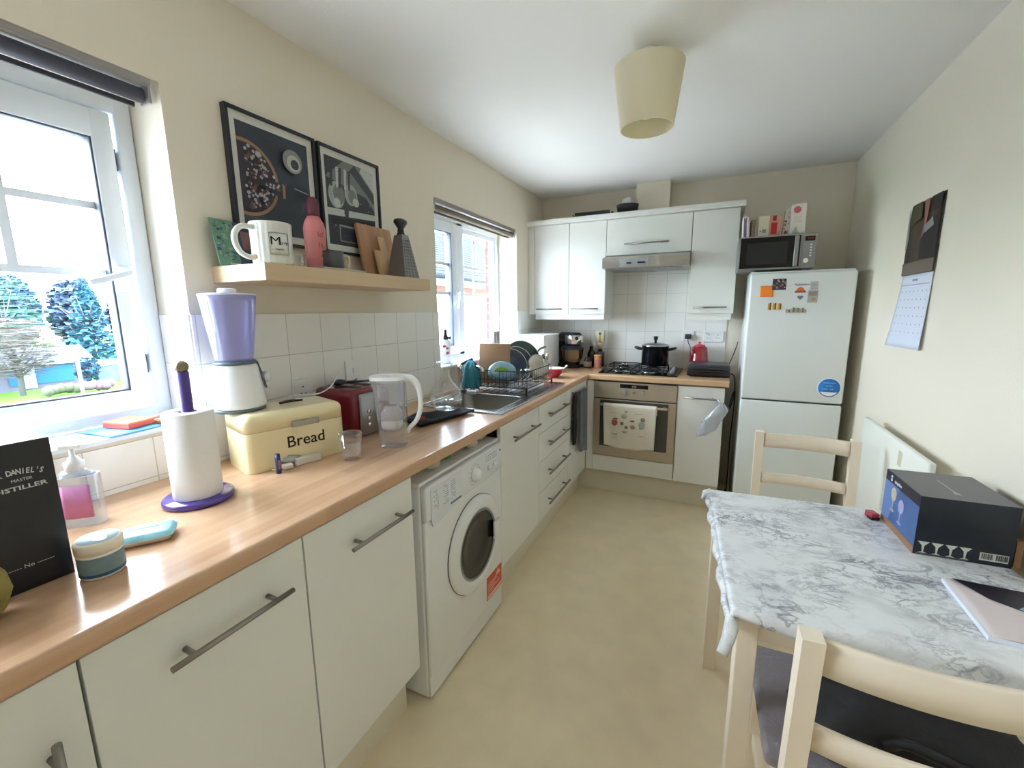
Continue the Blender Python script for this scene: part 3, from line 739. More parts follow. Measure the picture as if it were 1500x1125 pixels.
t = fmag('script_magnet', 'thin grey word-shaped magnet at the top right of the group', 'magnet', 1.925, 1.575)
m = MB(); m.tube([(-0.045, -0.002, 0.000), (-0.040, -0.002, 0.006), (-0.034, -0.002, 0.003), (-0.036, -0.002, -0.004), (-0.028, -0.002, -0.003), (0.012, -0.002, -0.001), (0.03, -0.002, -0.001)], 0.0018, n=6)
for k in range(5): m.tube([(-0.026+k*0.009, -0.002, -0.002), (-0.022+k*0.009, -0.002, 0.004), (-0.019+k*0.009, -0.002, -0.002)], 0.0016, n=5)
m.build('magnet_face', mat('mag_steel', (130, 136, 140), .4), t)
t = fmag('card_magnet', 'tall pale card magnet with a picture and a round seal', 'magnet', 1.982, 1.530)
m = MB(); m.box(-0.022, 0.018, -0.002, 0, 0.005, 0.062, 0); m.box(-0.030, 0.020, -0.0025, -0.0002, -0.062, 0.010, 1)
m.box(-0.026, 0.016, -0.003, -0.0025, -0.022, 0.004, 2); m.cyl((0.0, -0.0025, -0.042), (0.0, -0.0035, -0.042), 0.012, n=20, mi=3)
for k in range(5): m.box(-0.018, 0.014, -0.0024, -0.002, 0.018+k*0.008, 0.0205+k*0.008, 2)
m.build('magnet_face', [mat('mag_pale', (190, 192, 190), .5), mat('mag_mid', (172, 170, 164), .5), mat('mag_mauve', (146, 130, 134), .5), mat('mag_gold', (166, 152, 112), .5)], t)

# ------------------------------------------------------------------ microwave and what stands on it
MX, MY, MZ = 1.565, 3.352, 1.672
SILV = mat('silver_plastic', (150, 150, 148), 0.35, 0.5)
t = thing('microwave', 'silver microwave with a black door on top of the fridge freezer', 'microwave', (MX, MY, MZ))
m = MB(); m.box(0, 0.410, 0.016, 0.34, 0, 0.206, bev=0.005)
for x in (0.10, 0.37):
    for y in (0.05, 0.30): m.cyl((x, y, -0.0098), (x, y, 0.002), 0.012, n=12)
m.build('body', SILV, t)
m = MB(); m.box(0.001, 0.338, 0, 0.016, 0.003, 0.205, 0, bev=0.002); m.box(0.010, 0.328, -0.002, 0.002, 0.012, 0.196, 1); m.box(0.045, 0.265, -0.003, -0.001, 0.035, 0.165, 2)
d = m.build('door', [SILV, BLACKG, mat('microwave_mesh', (22, 22, 22), .45)], t)
m = MB(); m.box(0.296, 0.318, -0.020, -0.012, 0.014, 0.192, bev=0.006); m.box(0.300, 0.314, -0.013, -0.001, 0.02, 0.04); m.box(0.300, 0.314, -0.013, -0.001, 0.165, 0.185); m.build('handle', SILV, d)
m = MB(); m.box(0.340, 0.409, 0, 0.016, 0.003, 0.205, bev=0.002); cp = m.build('control_panel', SILV, t)
m = MB(); m.box(0.350, 0.400, -0.002, 0.0, 0.160, 0.186); m.build('display', BLACKG, cp)
text('0:00', 0.018, mat('red_digits', (160, 40, 40), .4), cp, frameM((0.378, -0.0025, 0.173), (1, 0, 0), (0, 0, 1)))
m = MB(); m.cyl((0.360, 0, 0.045), (0.360, -0.014, 0.045), 0.014, n=24); m.build('knob', CHROME, cp)
for k in range(5):
    m = MB(); m.box(0.378, 0.388, -0.003, 0.0, 0.070+k*0.016, 0.077+k*0.016, bev=0.001); m.build('button', PLW, cp)
MT = MZ+0.2065
t = thing('slim_box', 'thin white and purple box leaning by the wall cabinet on the microwave', 'box', (1.588, 3.42, MT), 0, rot=(0, -0.06, 0))
m = MB(); m.box(0, 0.012, 0, 0.16, 0, 0.135, 0, bev=0.001); m.box(0.002, 0.010, -0.0006, 0.0, 0.01, 0.125, 1); m.build('carton', [PAPER, mat('mauve_print', (120, 96, 128), .6)], t)
t = thing('slim_box', 'second thin white box on the microwave, right of the purple-striped one', 'box', (1.606, 3.42, MT), 0, rot=(0, -0.06, 0))
m = MB(); m.box(0, 0.014, 0, 0.16, 0, 0.138, 0, bev=0.001); m.build('carton', [mat('pinkish_white_card', (222, 206, 212), .6)], t)
t = thing('book', 'dark brown book standing behind the pink carton on the microwave', 'book', (1.632, 3.50, MT), 0)
m = MB(); m.box(0, 0.022, 0, 0.12, 0, 0.125, 0, bev=0.001); m.box(0.002, 0.020, -0.0005, 0.118, 0.001, 0.1245, 1); m.build('cover', [mat('brown_cover', (70, 44, 38), .5), mat('book_pages', (196, 180, 160), .8)], t)
t = thing('carton', 'pink and white food carton with a red panel on the microwave', 'box', (1.668, 3.44, MT), 0.03)
m = MB(); m.box(0, 0.125, 0, 0.05, 0, 0.132, 0, bev=0.001); m.box(0.060, 0.124, -0.0006, 0, 0.001, 0.131, 1); m.box(0.072, 0.104, -0.0012, -0.0006, 0.018, 0.088, 2)
m.box(0.078, 0.098, -0.0012, -0.0006, 0.098, 0.128, 3); m.box(0.010, 0.018, -0.0012, -0.0006, 0.035, 0.045, 4); m.box(0.024, 0.046, -0.0012, -0.0006, 0.030, 0.050, 4)
m.build('carton_body', [mat('carton_cream', (214, 204, 182), .6), mat('carton_salmon', (206, 146, 124), .6), mat('carton_red', (186, 30, 44), .5), mat('carton_maroon', (110, 40, 38), .5), mat('carton_grey', (130, 136, 130), .5)], t)
t = thing('recipe_card', 'brown and white patterned carton wedged between the two larger cartons', 'box', (1.806, 3.46, MT), 0, rot=(0, 0.05, 0))
rr = random.Random(4); m = MB(); m.box(0, 0.030, 0, 0.05, 0, 0.160, 0)
for k in range(20):
    x = rr.uniform(0, .022); z = rr.uniform(0, .148); m.box(x, x+.008, -0.0008, 0, z, z+rr.uniform(.004, .012), rr.choice((1, 2)))
m.build('carton_body', [mat('card_white', (206, 196, 188), .6), mat('card_brown', (110, 62, 52), .6), mat('card_rose', (176, 108, 104), .6)], t)
t = thing('carton', 'tall white carton with a pink disc, rightmost on the microwave', 'box', (1.840, 3.42, MT), -0.02)
m = MB(); m.box(0, 0.078, 0, 0.06, 0, 0.182, 0, bev=0.001); m.cyl((0.030, 0, 0.148), (0.030, -0.0008, 0.148), 0.020, n=24, mi=1)
for k in range(4): m.box(0.018, 0.056, -0.0008, 0, 0.075+k*0.010, 0.078+k*0.010, 2)
m.prism([(0.01, 0.01), (0.045, 0.01), (0.03, 0.055)], 0, 0.0008, 3, M=RX(Q))
m.build('carton_body', [mat('carton_white', (222, 214, 204), .6), mat('carton_pink', (196, 92, 104), .5), mat('carton_faint', (190, 178, 170), .6), mat('carton_green', (166, 176, 160), .6)], t)

# things on the wall cabinets
CT = UZ1+0.0170
t = thing('baking_tray', 'black baking tray lying on top of the wall cabinets', 'tray', (0.40, 3.650, CT), 0.0)
m = MB(); m.box(0, 0.26, 0.02, 0.22, 0, 0.006, bev=0.002)
m.prism([(0, 0), (0.006, 0), (-0.024, 0.050), (-0.032, 0.050)], 0.02, 0.22, 0, M=frameM((0, 0, 0), (1, 0, 0), (0, 0, 1)) @ Matrix.Diagonal((1, 1, -1, 1)))
m.prism([(0.254, 0), (0.26, 0), (0.29, 0.050), (0.282, 0.050)], 0.02, 0.22, 0, M=frameM((0, 0, 0), (1, 0, 0), (0, 0, 1)) @ Matrix.Diagonal((1, 1, -1, 1)))
m.box(-0.01, 0.27, 0.014, 0.020, 0.0, 0.062); m.box(-0.01, 0.27, 0.215, 0.221, 0.0, 0.05); m.build('tray_body', mat('tray_dark', (34, 36, 42), .4), t)
t = thing('basket', 'small black woven basket on top of the wall cabinets', 'basket', (0.790, 3.735, CT), 0)
m = MB(); m.lathe([(0.062, 0), (0.070, 0.03), (0.080, 0.088), (0.085, 0.095), (0.078, 0.096), (0.066, 0.02), (0, 0.012)], n=28); 
for k in range(6): m.tube([((0.0665+0.0026*k)*math.cos(a), (0.0665+0.0026*k)*math.sin(a), 0.012+k*0.014) for a in [2*PI*i/28 for i in range(28)]], 0.0035, n=5, closed=True)
m.build('basket_body', mat('basket_black', (26, 26, 28), .7), t)
t = thing('crumpled_bag', 'crumpled white plastic bag sticking out of the black basket', 'bag', (0.790, 3.735, CT+0.045), 0)
m = MB(); m.ball((0.0, 0, 0.052), 0.052, sub=3, sc=(0.9, 0.8, 1.05), jit=0.28, seed=5); m.ball((-0.02, 0, 0.03), 0.040, sub=3, sc=(1, .8, .7), jit=0.3, seed=6)
m.build('bag_film', mat('white_film', (206, 206, 200), .45), t)

# ------------------------------------------------------------------ washing machine 
WY0 = 1.2995
t = thing('washing_machine', 'white front-loading washing machine with round dark door under the worktop', 'washing machine', (0.602, WY0, 0), Q)
m = MB(); m.box(0, 0.594, 0.020, 0.55, 0.012, 0.842, bev=0.008); m.box(0.003, 0.591, 0.004, 0.022, 0.10, 0.715, bev=0.008, seg=3)
for x in (0.05, 0.54):
    for y in (0.06, 0.50): m.cyl((x, y, 0), (x, y, 0.014), 0.02, n=12)
m.box(0.003, 0.591, 0.010, 0.03, 0.014, 0.098, bev=0.004)
m.build('body', APPL, t)
m = MB(); m.box(-0.001, 0.595, 0.018, 0.56, 0.8425, 0.856, bev=0.005); m.build('top_panel', APPL, t)
m = MB(); m.box(0.003, 0.591, -0.004, 0.022, 0.716, 0.842, bev=0.008, seg=3)
cp = m.build('control_panel', mat('washer_panel', (226, 227, 228), .35), t)
m = MB()
m.prism([(0.03, 0.715), (0.035, 0.69), (0.20, 0.712), (0.225, 0.735), (0.225, 0.828), (0.03, 0.828)], 0, 0.003, 0, M=frameM((0, -0.0045, 0), (1, 0, 0), (0, 0, 1)))
m.box(0.150, 0.222, -0.010, -0.007, 0.726, 0.732, 1)
rr = random.Random(2)
for cx in (0.045, 0.105, 0.155):
    for k in range(9):
        for q in range(3): 
            if rr.random() < .8: m.box(cx+q*0.011, cx+q*0.011+rr.uniform(.004, .009), -0.0085, -0.0074, 0.745+k*0.0085, 0.7475+k*0.0085, 2)
m.build('detergent_drawer', [mat('washer_drawer', (222, 225, 228), .35), mat('washer_grip', (120, 122, 124), .5), mat('washer_print', (158, 162, 168), .5)], cp)
m = MB(); m.lathe([(0.030, 0), (0.030, 0.006), (0.026, 0.010), (0.022, 0.026), (0, 0.028)], n=28, M=TR(0.335, -0.004, 0.775) @ RX(Q)); m.build('programme_dial', PLW, cp)
for x in (0.455, 0.505):
    m = MB(); m.lathe([(0.012, 0), (0.011, 0.008), (0, 0.009)], n=20, M=TR(x, -0.004, 0.765) @ RX(Q)); m.build('button', PLW, cp)
m = MB()
for k in range(14):
    a = 2*PI*k/14; m.box(-0.004, 0.004, -0.0047, -0.0041, -0.0012, 0.0012, M=TR(0.335+0.042*math.cos(a), 0, 0.775+0.042*math.sin(a)))
for k in range(3):
    for q in range(6): m.box(0.43+q*0.018, 0.442+q*0.018, -0.0047, -0.0041, 0.795+k*0.010, 0.798+k*0.010)
m.box(0.56, 0.567, -0.006, -0.0041, 0.806, 0.814, 1)
m.build('print', [mat('washer_print', (158, 162, 168)), DARK], cp)
# door: outer ring, glass bowl, grip
DC = (0.335, 0.004, 0.470)
m = MB()
m.lathe([(0.205, 0), (0.204, 0.012), (0.190, 0.022), (0.160, 0.026), (0.150, 0.022), (0.146, 0.006), (0.146, 0.0)], n=56, M=TR(*DC) @ RX(Q), caps=False)
m.lathe([(0.149, 0.021), (0.146, 0.024), (0.140, 0.021), (0.138, 0.010)], n=56, mi=1, M=TR(*DC) @ RX(Q), caps=False)
dr = m.build('door', [APPL, mat('door_inner_ring', (140, 142, 144), .3)], t)
m = MB(); m.lathe([(0.1385, 0.020), (0.125, 0.014), (0.118, 0.016), (0.090, 0.006), (0.05, 0.003), (0, 0.002)], n=48, M=TR(*DC) @ RX(Q), caps=False); m.build('door_glass', mat('dark_door_glass', (26, 26, 26), 0.05), dr)
m = MB(); m.box(0.118, 0.175, -0.034, -0.020, -0.040, 0.045, bev=0.010, seg=3, M=TR(DC[0], 0, DC[2])); m.build('door_handle', APPL, dr)
m = MB(); m.lathe([(0.2065, 0.0), (0.2065, 0.004)], n=56, M=TR(*DC) @ RX(Q), caps=False); m.lathe([(0.204, 0.004), (0.2075, 0.004)], n=56, M=TR(*DC) @ RX(Q), caps=False); m.build('door_seam', mat('seam_grey', (120, 120, 116), .6), dr)
m = MB(); m.box(0.432, 0.578, 0.0028, 0.0042, 0.128, 0.240, 0); m.box(0.436, 0.574, 0.0022, 0.0030, 0.132, 0.150, 1)
for k in range(5):
    m.box(0.440, 0.440+rr.uniform(.05, .12), 0.0022, 0.0030, 0.158+k*0.011, 0.162+k*0.011, 1)
m.prism([(0.515, 0.205), (0.565, 0.205), (0.54, 0.236)], 0, 0.0006, 1, M=frameM((0, 0.0030, 0), (1, 0, 0), (0, 0, 1)))
m.build('energy_sticker', [mat('orange_red_sticker', (216, 84, 56), .5), mat('sticker_pale', (240, 190, 170), .5)], t, label='orange-red rectangular sticker low on the right of the front')
t = thing('crumpled_bag', 'crumpled green and pink plastic bags stuffed on top of the washing machine', 'bag', (0.50, 1.60, 0.8565), 0)
m = MB(); rr = random.Random(8)
for k in range(9): m.ball((rr.uniform(-0.02, .045), -0.22+k*0.055, 0.024), 0.03, sub=2, sc=(1, 1.2, .72), jit=.22, seed=k, mi=(0, 0, 2, 1, 1, 1, 0, 2, 0)[k])
m.build('bag_film', [mat('pale_film', (190, 178, 160), .5), mat('green_film', (104, 124, 82), .5), mat('pink_film', (196, 170, 156), .5)], t)

# grey towel hung by the corner and a black oven glove behind it
GT = mat('grey_towel', (98, 100, 108), 0.95, bump=(200, 0.5), sheen=.3)
t = thing('hanging_towel', 'grey kitchen towel hanging from the corner of the left run', 'towel', (XD+0.001, 3.04, 0.865), Q)
m = MB()
m.grid(lambda u, v: (0.045+0.19*u-0.03*(1-v)*u, -0.030-0.012*math.sin(u*8+v)-0.010*(1-v), -0.44+0.44*v-0.03*u*(1-v)), 20, 20, thick=0.012)
m.build('cloth', GT, t)
m = MB(); m.box(0.02, 0.24, -0.022, -0.001, -0.012, 0.006, bev=0.004); m.build('towel_rail', CHROME, t)
t = thing('oven_glove', 'black oven glove hanging between the drawers and the grey towel', 'oven glove', (XD+0.001, 2.955, 0.865), Q)
m = MB(); m.grid(lambda u, v: (0.02+0.085*u+0.02*math.sin(v*7)*u, -0.016-0.010*math.sin(u*5), -0.36+0.36*v), 12, 16, thick=0.010)
m.build('glove_body', mat('black_cloth', (26, 28, 30), .9), t)
m = MB(); m.box(0.03, 0.06, -0.008, -0.001, -0.004, 0.012, bev=0.002); m.build('hook', CHROME, t)

# plastic bag hanging on the right hand unit's handle
t = thing('plastic_bag', 'clear bubble-wrap bag tied to the handle of the narrow cabinet', 'bag', (1.502, YD-0.034, 0.806), 0)
BAGM = clear_mat('bag_plastic', (228, 230, 236), 0.18, 0.6, 0.22, body=0.35, bodycol=(214, 216, 224))
m = MB()
def bag_fn(a, v):
    th = 2*PI*a
    w_ = 0.012+0.072*min(1, v*3)*(1-0.25*v)
    cx = 0.030-0.085*v; cz = 0.004-0.235*v
    wob = 1+0.12*math.sin(3*th+6*v)+0.08*math.sin(7*th+17*v)+0.05*math.sin(13*th-29*v)
    ex, ez = 0.86, -0.30
    close = 1 if v < 0.9 else max(0.05, (1-v)/0.1)
    return (cx+math.cos(th)*w_*wob*ex*close, -0.016-0.4*w_*math.sin(th)*wob*close*0.7-0.012, cz+math.cos(th)*w_*wob*0.45*close)
m.grid(bag_fn, 36, 26); m.build('bag_film', BAGM, t)
m = MB()
rr = random.Random(5)
for k in range(90):
    v = rr.uniform(.12, .93); a = rr.uniform(.5, 1.0); p = bag_fn(a, v); m.ball(p, 0.007, sub=1, sc=(1, .5, 1))
o = m.build('bubble', CPLAS, t); o['kind'] = 'stuff'
m = MB(); m.ctube([(0.030, -0.03, -0.01), (0.020, -0.020, 0.014), (0.005, -0.004, 0.022), (-0.004, 0.010, 0.012), (0.01, -0.008, -0.006)], 0.005, n=6); m.build('tied_neck', BAGM, t)
Z0 = WZ1+0.0005
# ------------------------------------------------------------------ near end of the worktop
t = thing('fruit', 'yellow-green round fruit cut by the left picture edge, before the black box', 'fruit', (0.428, 0.372, Z0))
m = MB(); m.lathe([(0, 0.003), (0.020, 0.0), (0.040, 0.014), (0.050, 0.042), (0.046, 0.070), (0.034, 0.092), (0.014, 0.104), (0, 0.102)], n=28); m.build('flesh', mat('fruit_skin', (148, 138, 72), .8, noise=(26, .3), bump=(120, .5)), t)
m = MB(); m.ctube([(0, 0, 0.098), (0.002, 0.001, 0.108), (0.006, 0.002, 0.116)], 0.0025, n=6); m.build('stalk', mat('stalk', (84, 62, 40), .8), t)

BOXB = mat('black_card', (20, 22, 26), 0.35, noise=(5, .5))
WHT = mat('off_white_card', (226, 232, 234), .5)
t = thing('gift_box', 'tall black whiskey gift box with white lettering and a white top', 'box', (0.384, 0.404, Z0), Q-0.02)
m = MB(); m.box(0, 0.106, 0, 0.104, 0, 0.265, 0); b = m.build('carton_body', BOXB, t)
m = MB(); m.box(0, 0.106, 0.0, 0.104, 0.2652, 0.2662); m.build('top_face', WHT, t)
LET = mat('white_print', (206, 206, 208), .6)
def arc_text(s, size, R_, cx, cz, a0, a1, par, y, bold=0.0):
    n = len(s)
    for i, ch in enumerate(s):
        if ch == ' ': continue
        a = a0+(a1-a0)*i/(n-1)
        x = cx+R_*math.sin(a); z = cz+R_*math.cos(a)
        M = frameM((x, y, z), (math.cos(a), 0, -math.sin(a)), (math.sin(a), 0, math.cos(a)))
        bits.append((ch, size, M, bold))
bits = []
arc_text("JACK DANIEL'S", 0.0135, 0.100, 0.056, 0.115, -0.34, 0.34, b, -0.0006, 0.0003)
bits = [(c_, s_, M_ @ Matrix.Diagonal((0.68, 1, 1, 1)), bo_) for c_, s_, M_, bo_ in bits]
for ch, size, M, bold in bits: pass
def multi_text(items, mt, parent, name='lettering'):
    bm = bmesh.new()
    for body, size, M, bold in items:
        cu = bpy.data.curves.new('tmp', 'FONT'); cu.body = body; cu.size = size; cu.extrude = 0.0002; cu.align_x = 'CENTER'; cu.align_y = 'CENTER'; cu.offset = bold; cu.resolution_u = 2
        o = bpy.data.objects.new('tmp', cu); COL.objects.link(o)
        me = bpy.data.meshes.new_from_object(o.evaluated_get(bpy.context.evaluated_depsgraph_get()))
        bpy.data.objects.remove(o); bpy.data.curves.remove(cu); me.transform(M); bm.from_mesh(me); bpy.data.meshes.remove(me)
    me = bpy.data.meshes.new(name); bm.to_mesh(me); bm.free(); me.materials.append(mt)
    r = bpy.data.objects.new(name, me); COL.objects.link(r); r.parent = parent; return r
fl = lambda x, z, y=-0.0006: frameM((x, y, z), (1, 0, 0), (0, 0, 1))
multi_text(bits+[('MASTER', 0.0072, fl(0.064, 0.200), 0), ('DISTILLER', 0.0108, fl(0.0600, 0.186) @ Matrix.Diagonal((1.42, 1, 1, 1)), 0.0002), ('------- No -------', 0.010, fl(0.052, 0.045), 0)], LET, b)

SOAP = clear_mat('soap_plastic', (232, 236, 240), .08, .6, .06, body=.18, bodycol=(232, 236, 242))
t = thing('soap_bottle', 'clear hand soap pump bottle with a pink label behind the cream jar', 'soap bottle', (0.150, 0.612, Z0), 0.75)
m = MB(); m.prism([(0.040*math.copysign(abs(math.cos(a))**0.5, math.cos(a)), 0.023*math.copysign(abs(math.sin(a))**0.6, math.sin(a))) for a in [2*PI*k/32 for k in range(32)]], 0.001, 0.118, 0)
m.lathe([(0.036, 0.118), (0.026, 0.128), (0.015, 0.132)], n=28, sy=0.62); m.build('bottle_body', SOAP, t)
m = MB(); m.lathe([(0.017, 0.130), (0.0175, 0.150), (0.011, 0.153), (0.009, 0.160), (0.005, 0.162), (0.0045, 0.182)], n=24); m.box(-0.022, 0.020, -0.008, 0.008, 0.181, 0.191, bev=0.003); m.build('pump', PLW, t)
m = MB(); m.grid(lambda u, v: (-0.022+0.055*u, -0.0245-0.0012*math.sin(PI*u), 0.022+0.078*v), 8, 2, thick=0.0004); m.build('label', mat('pink_label', (204, 128, 178), .5, noise=(12, .22)), t)

t = thing('cream_jar', 'white cream jar with a grey-blue label in front of the black box', 'jar', (0.436, 0.533, Z0), 0)
t.scale = (.9, .9, 1)
m = MB(); m.lathe([(0.034, 0), (0.0365, 0.004), (0.0368, 0.046), (0.035, 0.048), (0, 0.048)], n=40); m.build('jar_body', PLW, t)
m = MB(); m.lathe([(0.0385, 0.0485), (0.039, 0.066), (0.036, 0.070), (0, 0.070)], n=40); m.build('lid', mat('cream_white_lid', (232, 226, 208), .35), t)
m = MB(); m.lathe([(0.0371, 0.006), (0.0371, 0.043)], n=40, caps=False, mi=0); m.lathe([(0.0374, 0.006), (0.0374, 0.012)], n=40, caps=False, mi=1); m.lathe([(0.033, 0.0702), (0.033, 0.0706)], n=32, mi=2); m.ball((0.004, 0.0, 0.0706), 0.017, sub=3, sc=(1.2, 0.7, .03), mi=3)
m.build('label', [mat('slate_label', (112, 140, 148), .4, noise=(30, .12)), mat('navy_label', (42, 84, 122), .4), mat('ice_lid', (206, 226, 238), .4), mat('sky_print', (84, 160, 214), .4)], t)

t = thing('tissue_pack', 'small turquoise and white wipes packet between soap and kitchen roll', 'packet', (0.372, 0.632, Z0), 0.95)
m = MB()
def pillow(u, v, hx, hy, h):
    a = (2*u-1); b_ = (2*v-1); k = (1-abs(a)**8)*(1-abs(b_)**8)
    return a*hx*(1-0.06*abs(b_)**2), b_*hy*(1-0.06*abs(a)**2), k**0.5*h
m.grid(lambda u, v: (lambda p: (p[0], p[1], 0.012+p[2]))(pillow(u, v, .052, .036, .012)), 16, 12, 0)
m.grid(lambda u, v: (lambda p: (p[0], p[1], 0.012-p[2]))(pillow(u, v, .052, .036, .0118)), 16, 12, 1)
m.box(-0.03, 0.022, -0.0015+.006, 0.0015+.006, 0.0235, 0.0246, 2)
m.build('packet_film', [mat('turquoise_film', (150, 206, 220), .3, noise=(24, .3)), mat('cream_film', (224, 214, 196), .4), mat('deep_teal', (40, 120, 150), .4)], t)

PUR = mat('purple_enamel', (84, 62, 150), .16, coat=.4)
t = thing('kitchen_roll_holder', 'purple kitchen roll holder with round base and brass-coloured knob', 'kitchen roll holder', (0.258, 0.802, Z0))
m = MB(); m.lathe([(0.076, 0), (0.079, 0.003), (0.079, 0.012), (0.076, 0.015), (0, 0.0152)], n=56); m.build('base', PUR, t)
m = MB(); m.cyl((0, 0, 0.015), (0, 0, 0.338), 0.0135, n=28); m.build('pole', mat('purple_pole', (74, 50, 128), .4), t)
m = MB(); m.ball((0, 0, 0.350), 0.0155, sub=4); m.build('knob', mat('aged_brass_knob', (146, 134, 112), .2, .7), t)
t = thing('kitchen_roll', 'white kitchen paper roll standing on the purple holder', 'kitchen roll', (0.258, 0.802, Z0+0.0157))
m = MB(); m.lathe([(0.020, 0), (0.054, 0), (0.0545, 0.002), (0.0545, 0.220), (0.053, 0.222), (0.020, 0.221), (0.020, 0)], n=56, caps=False); m.build('paper', mat('kitchen_paper', (240, 238, 234), .95, bump=(90, .15)), t)
m = MB(); m.lathe([(0.0185, 0.001), (0.0198, 0.001), (0.0198, 0.2205), (0.0185, 0.2205)], n=32, caps=False); m.build('core', KRAFT, t)

# ------------------------------------------------------------------ bread bin and blender
t = thing('bread_bin', 'cream enamel bread bin carrying the blender, lettered Bread', 'bread bin', (0.222, 0.957, Z0), 1.288)
def rrect(x0, x1, y0, y1, r, n=6):
    out = []
    for cx, cy, a in ((x1-r, y1-r, 0), (x0+r, y1-r, Q), (x0+r, y0+r, PI), (x1-r, y0+r, 3*Q)):
        for k in range(n+1): out.append((cx+r*math.cos(a+Q*k/n), cy+r*math.sin(a+Q*k/n)))
    return out
m = MB(); m.prism(rrect(0, 0.312, 0, 0.185, 0.024), 0, 0.124); m.build('bin_body', CREAM, t)
m = MB(); m.loft([[(x, y, z) for x, y in rrect(d, 0.312-d, d, 0.185-d, max(.004, 0.024-d*.6))] for d, z in [(0, .1256), (0, .1560)]+[(.024*(1-math.cos(a)), .156+.024*math.sin(a)) for a in [Q*k/7 for k in range(1, 8)]]]); lid = m.build('lid', CREAM, t)
m = MB(); m.prism(rrect(0.001, 0.311, 0.001, 0.184, 0.023), 0.1235, 0.1260); m.build('lid_seam', mat('seam_tan', (176, 160, 118), .5), t)
m = MB(); m.box(0.135, 0.222, -0.010, 0.0, 0.122, 0.140, bev=0.003); m.build('handle', mat('brushed_grey_handle', (168, 162, 148), .4, .5), t)
text('Bread', 0.052, INK, t, fl(0.178, 0.074, -0.0008), bold=0.0004)
BT = Z0+0.1805
BGR = mat('slate_trim', (92, 104, 114), .35)
JAR = clear_mat('violet_tinted_jar', (222, 222, 242), .06, .4, .05, body=.30, bodycol=(204, 204, 238))
t = thing('blender', 'white jug blender with violet-tinted jar standing on the bread bin', 'blender', (0.118, 1.022, BT), 1.15)
m = MB(); m.lathe([(0.071, 0.012), (0.074, 0.016), (0.073, 0.03), (0.061, 0.136), (0.057, 0.146), (0, 0.146)], n=48, sx=1.0, sy=.96); bb = m.build('motor_base', PLW, t)
m = MB(); m.lathe([(0.068, 0), (0.072, 0.003), (0.0715, 0.0118)], n=48, sx=1.0, sy=.92); m.build('foot_ring', BGR, t)
m = MB(); m.lathe([(0.0575, 0.1462), (0.058, 0.154), (0.054, 0.156)], n=40); 
m.grid(lambda u, v: (0.056+0.012*math.sin(v*1.2)+0.010*v+0.002, (u-0.5)*0.042*(1-0.3*v), 0.152-0.088*v), 8, 10, thick=0.004)
m.build('collar', BGR, t)
m = MB(); m.lathe([(0.019, 0), (0.019, 0.010), (0.015, 0.016), (0, 0.017)], n=28, M=TR(0.073, 0, 0.098) @ RY(Q)); m.build('speed_knob', mat('clear_knob', (216, 218, 222), .2), t)
m = MB(); m.lathe([(0.050, 0.1562), (0.052, 0.165), (0.073, 0.335), (0.075, 0.352), (0.073, 0.352), (0.071, 0.335), (0.050, 0.167), (0, 0.164)], n=40); jar = m.build('jar', JAR, t)
m = MB(); m.box(0.044, 0.048, -0.002, 0.002, 0.0, 0.135, M=TR(0.0, -0.018, 0.18) @ RY(0.11)); m.build('jar_rib', mat('pale_rib', (226, 226, 242), .3), jar)
m = MB(); m.lathe([(0.0755, 0.3525), (0.076, 0.356), (0.068, 0.359), (0, 0.360)], n=40); m.lathe([(0.025, 0.360), (0.025, 0.371), (0.021, 0.374), (0, 0.374)], n=28, mi=1); m.build('lid', [mat('lilac_lid', (206, 206, 232), .3), PLW], t)
m = MB(); m.lathe([(0.010, 0.165), (0.010, 0.175), (0.004, 0.177), (0, 0.177)], n=16)
for k in range(4): m.box(0.003, 0.026, -0.004, 0.004, -0.0008, 0.0008, M=TR(0, 0, 0.179) @ RZ(k*Q+.4) @ RY(-0.35 if k % 2 else .2))
m.build('blades', CHROME, jar)
t = thing('key_ring', 'small dark metal clip lying on top of the bread bin', 'clip', (0.168, 1.165, BT), 1.2)
m = MB(); m.tube([(-0.035, 0, 0.003), (-0.02, 0.008, 0.005), (0, 0.004, 0.006), (0.02, 0.006, 0.004), (0.035, 0, 0.003), (0.0, -0.006, 0.004), (-0.035, 0, 0.003)], 0.0028, n=6); m.box(-0.038, -0.022, -0.006, 0.006, 0, 0.006, bev=.002); m.build('clip_body', mat('bronze_metal', (84, 66, 60), .4, .6), t)
t = thing('charging_cable', 'white cable curling from the toaster top over the bread bin', 'cable', (0.13, 1.25, BT), 0)
m = MB(); m.ctube([(-0.06, -0.02, 0.003), (-0.03, 0.0, 0.004), (0.01, 0.02, 0.005), (0.03, 0.05, 0.010), (0.032, 0.09, 0.026), (0.01, 0.14, 0.050), (-0.02, 0.18, 0.062), (-0.05, 0.22, 0.070)], 0.0022, n=6); m.build('cable_body', PLW, t)

# small clutter in front of the bin
t = thing('lip_balm', 'dark blue lighter-sized tube standing upright before the bread bin', 'tube', (0.284, 1.012, Z0))
m = MB(); m.lathe([(0.009, 0), (0.009, 0.045), (0.0085, 0.046), (0.0085, 0.060), (0, 0.061)], n=20, sy=.8); m.build('tube_body', mat('navy_tube', (36, 58, 106), .35), t)
m = MB(); m.box(0.0075, 0.0095, -0.004, 0.004, 0.014, 0.042); m.build('label', mat('plum_label', (150, 92, 116), .5), t)
t = thing('plug_adapter', 'white plug adapter lying before the lettering of the bread bin', 'adapter', (0.286, 1.120, Z0), 1.25)
m = MB(); m.box(-0.045, 0.035, -0.012, 0.012, 0, 0.022, bev=0.003, M=RZ(0.06)); m.box(-0.085, -0.055, -0.022, 0.004, 0, 0.014, bev=0.004); m.build('adapter_body', mat('ivory_plastic', (224, 218, 206), .4), t)
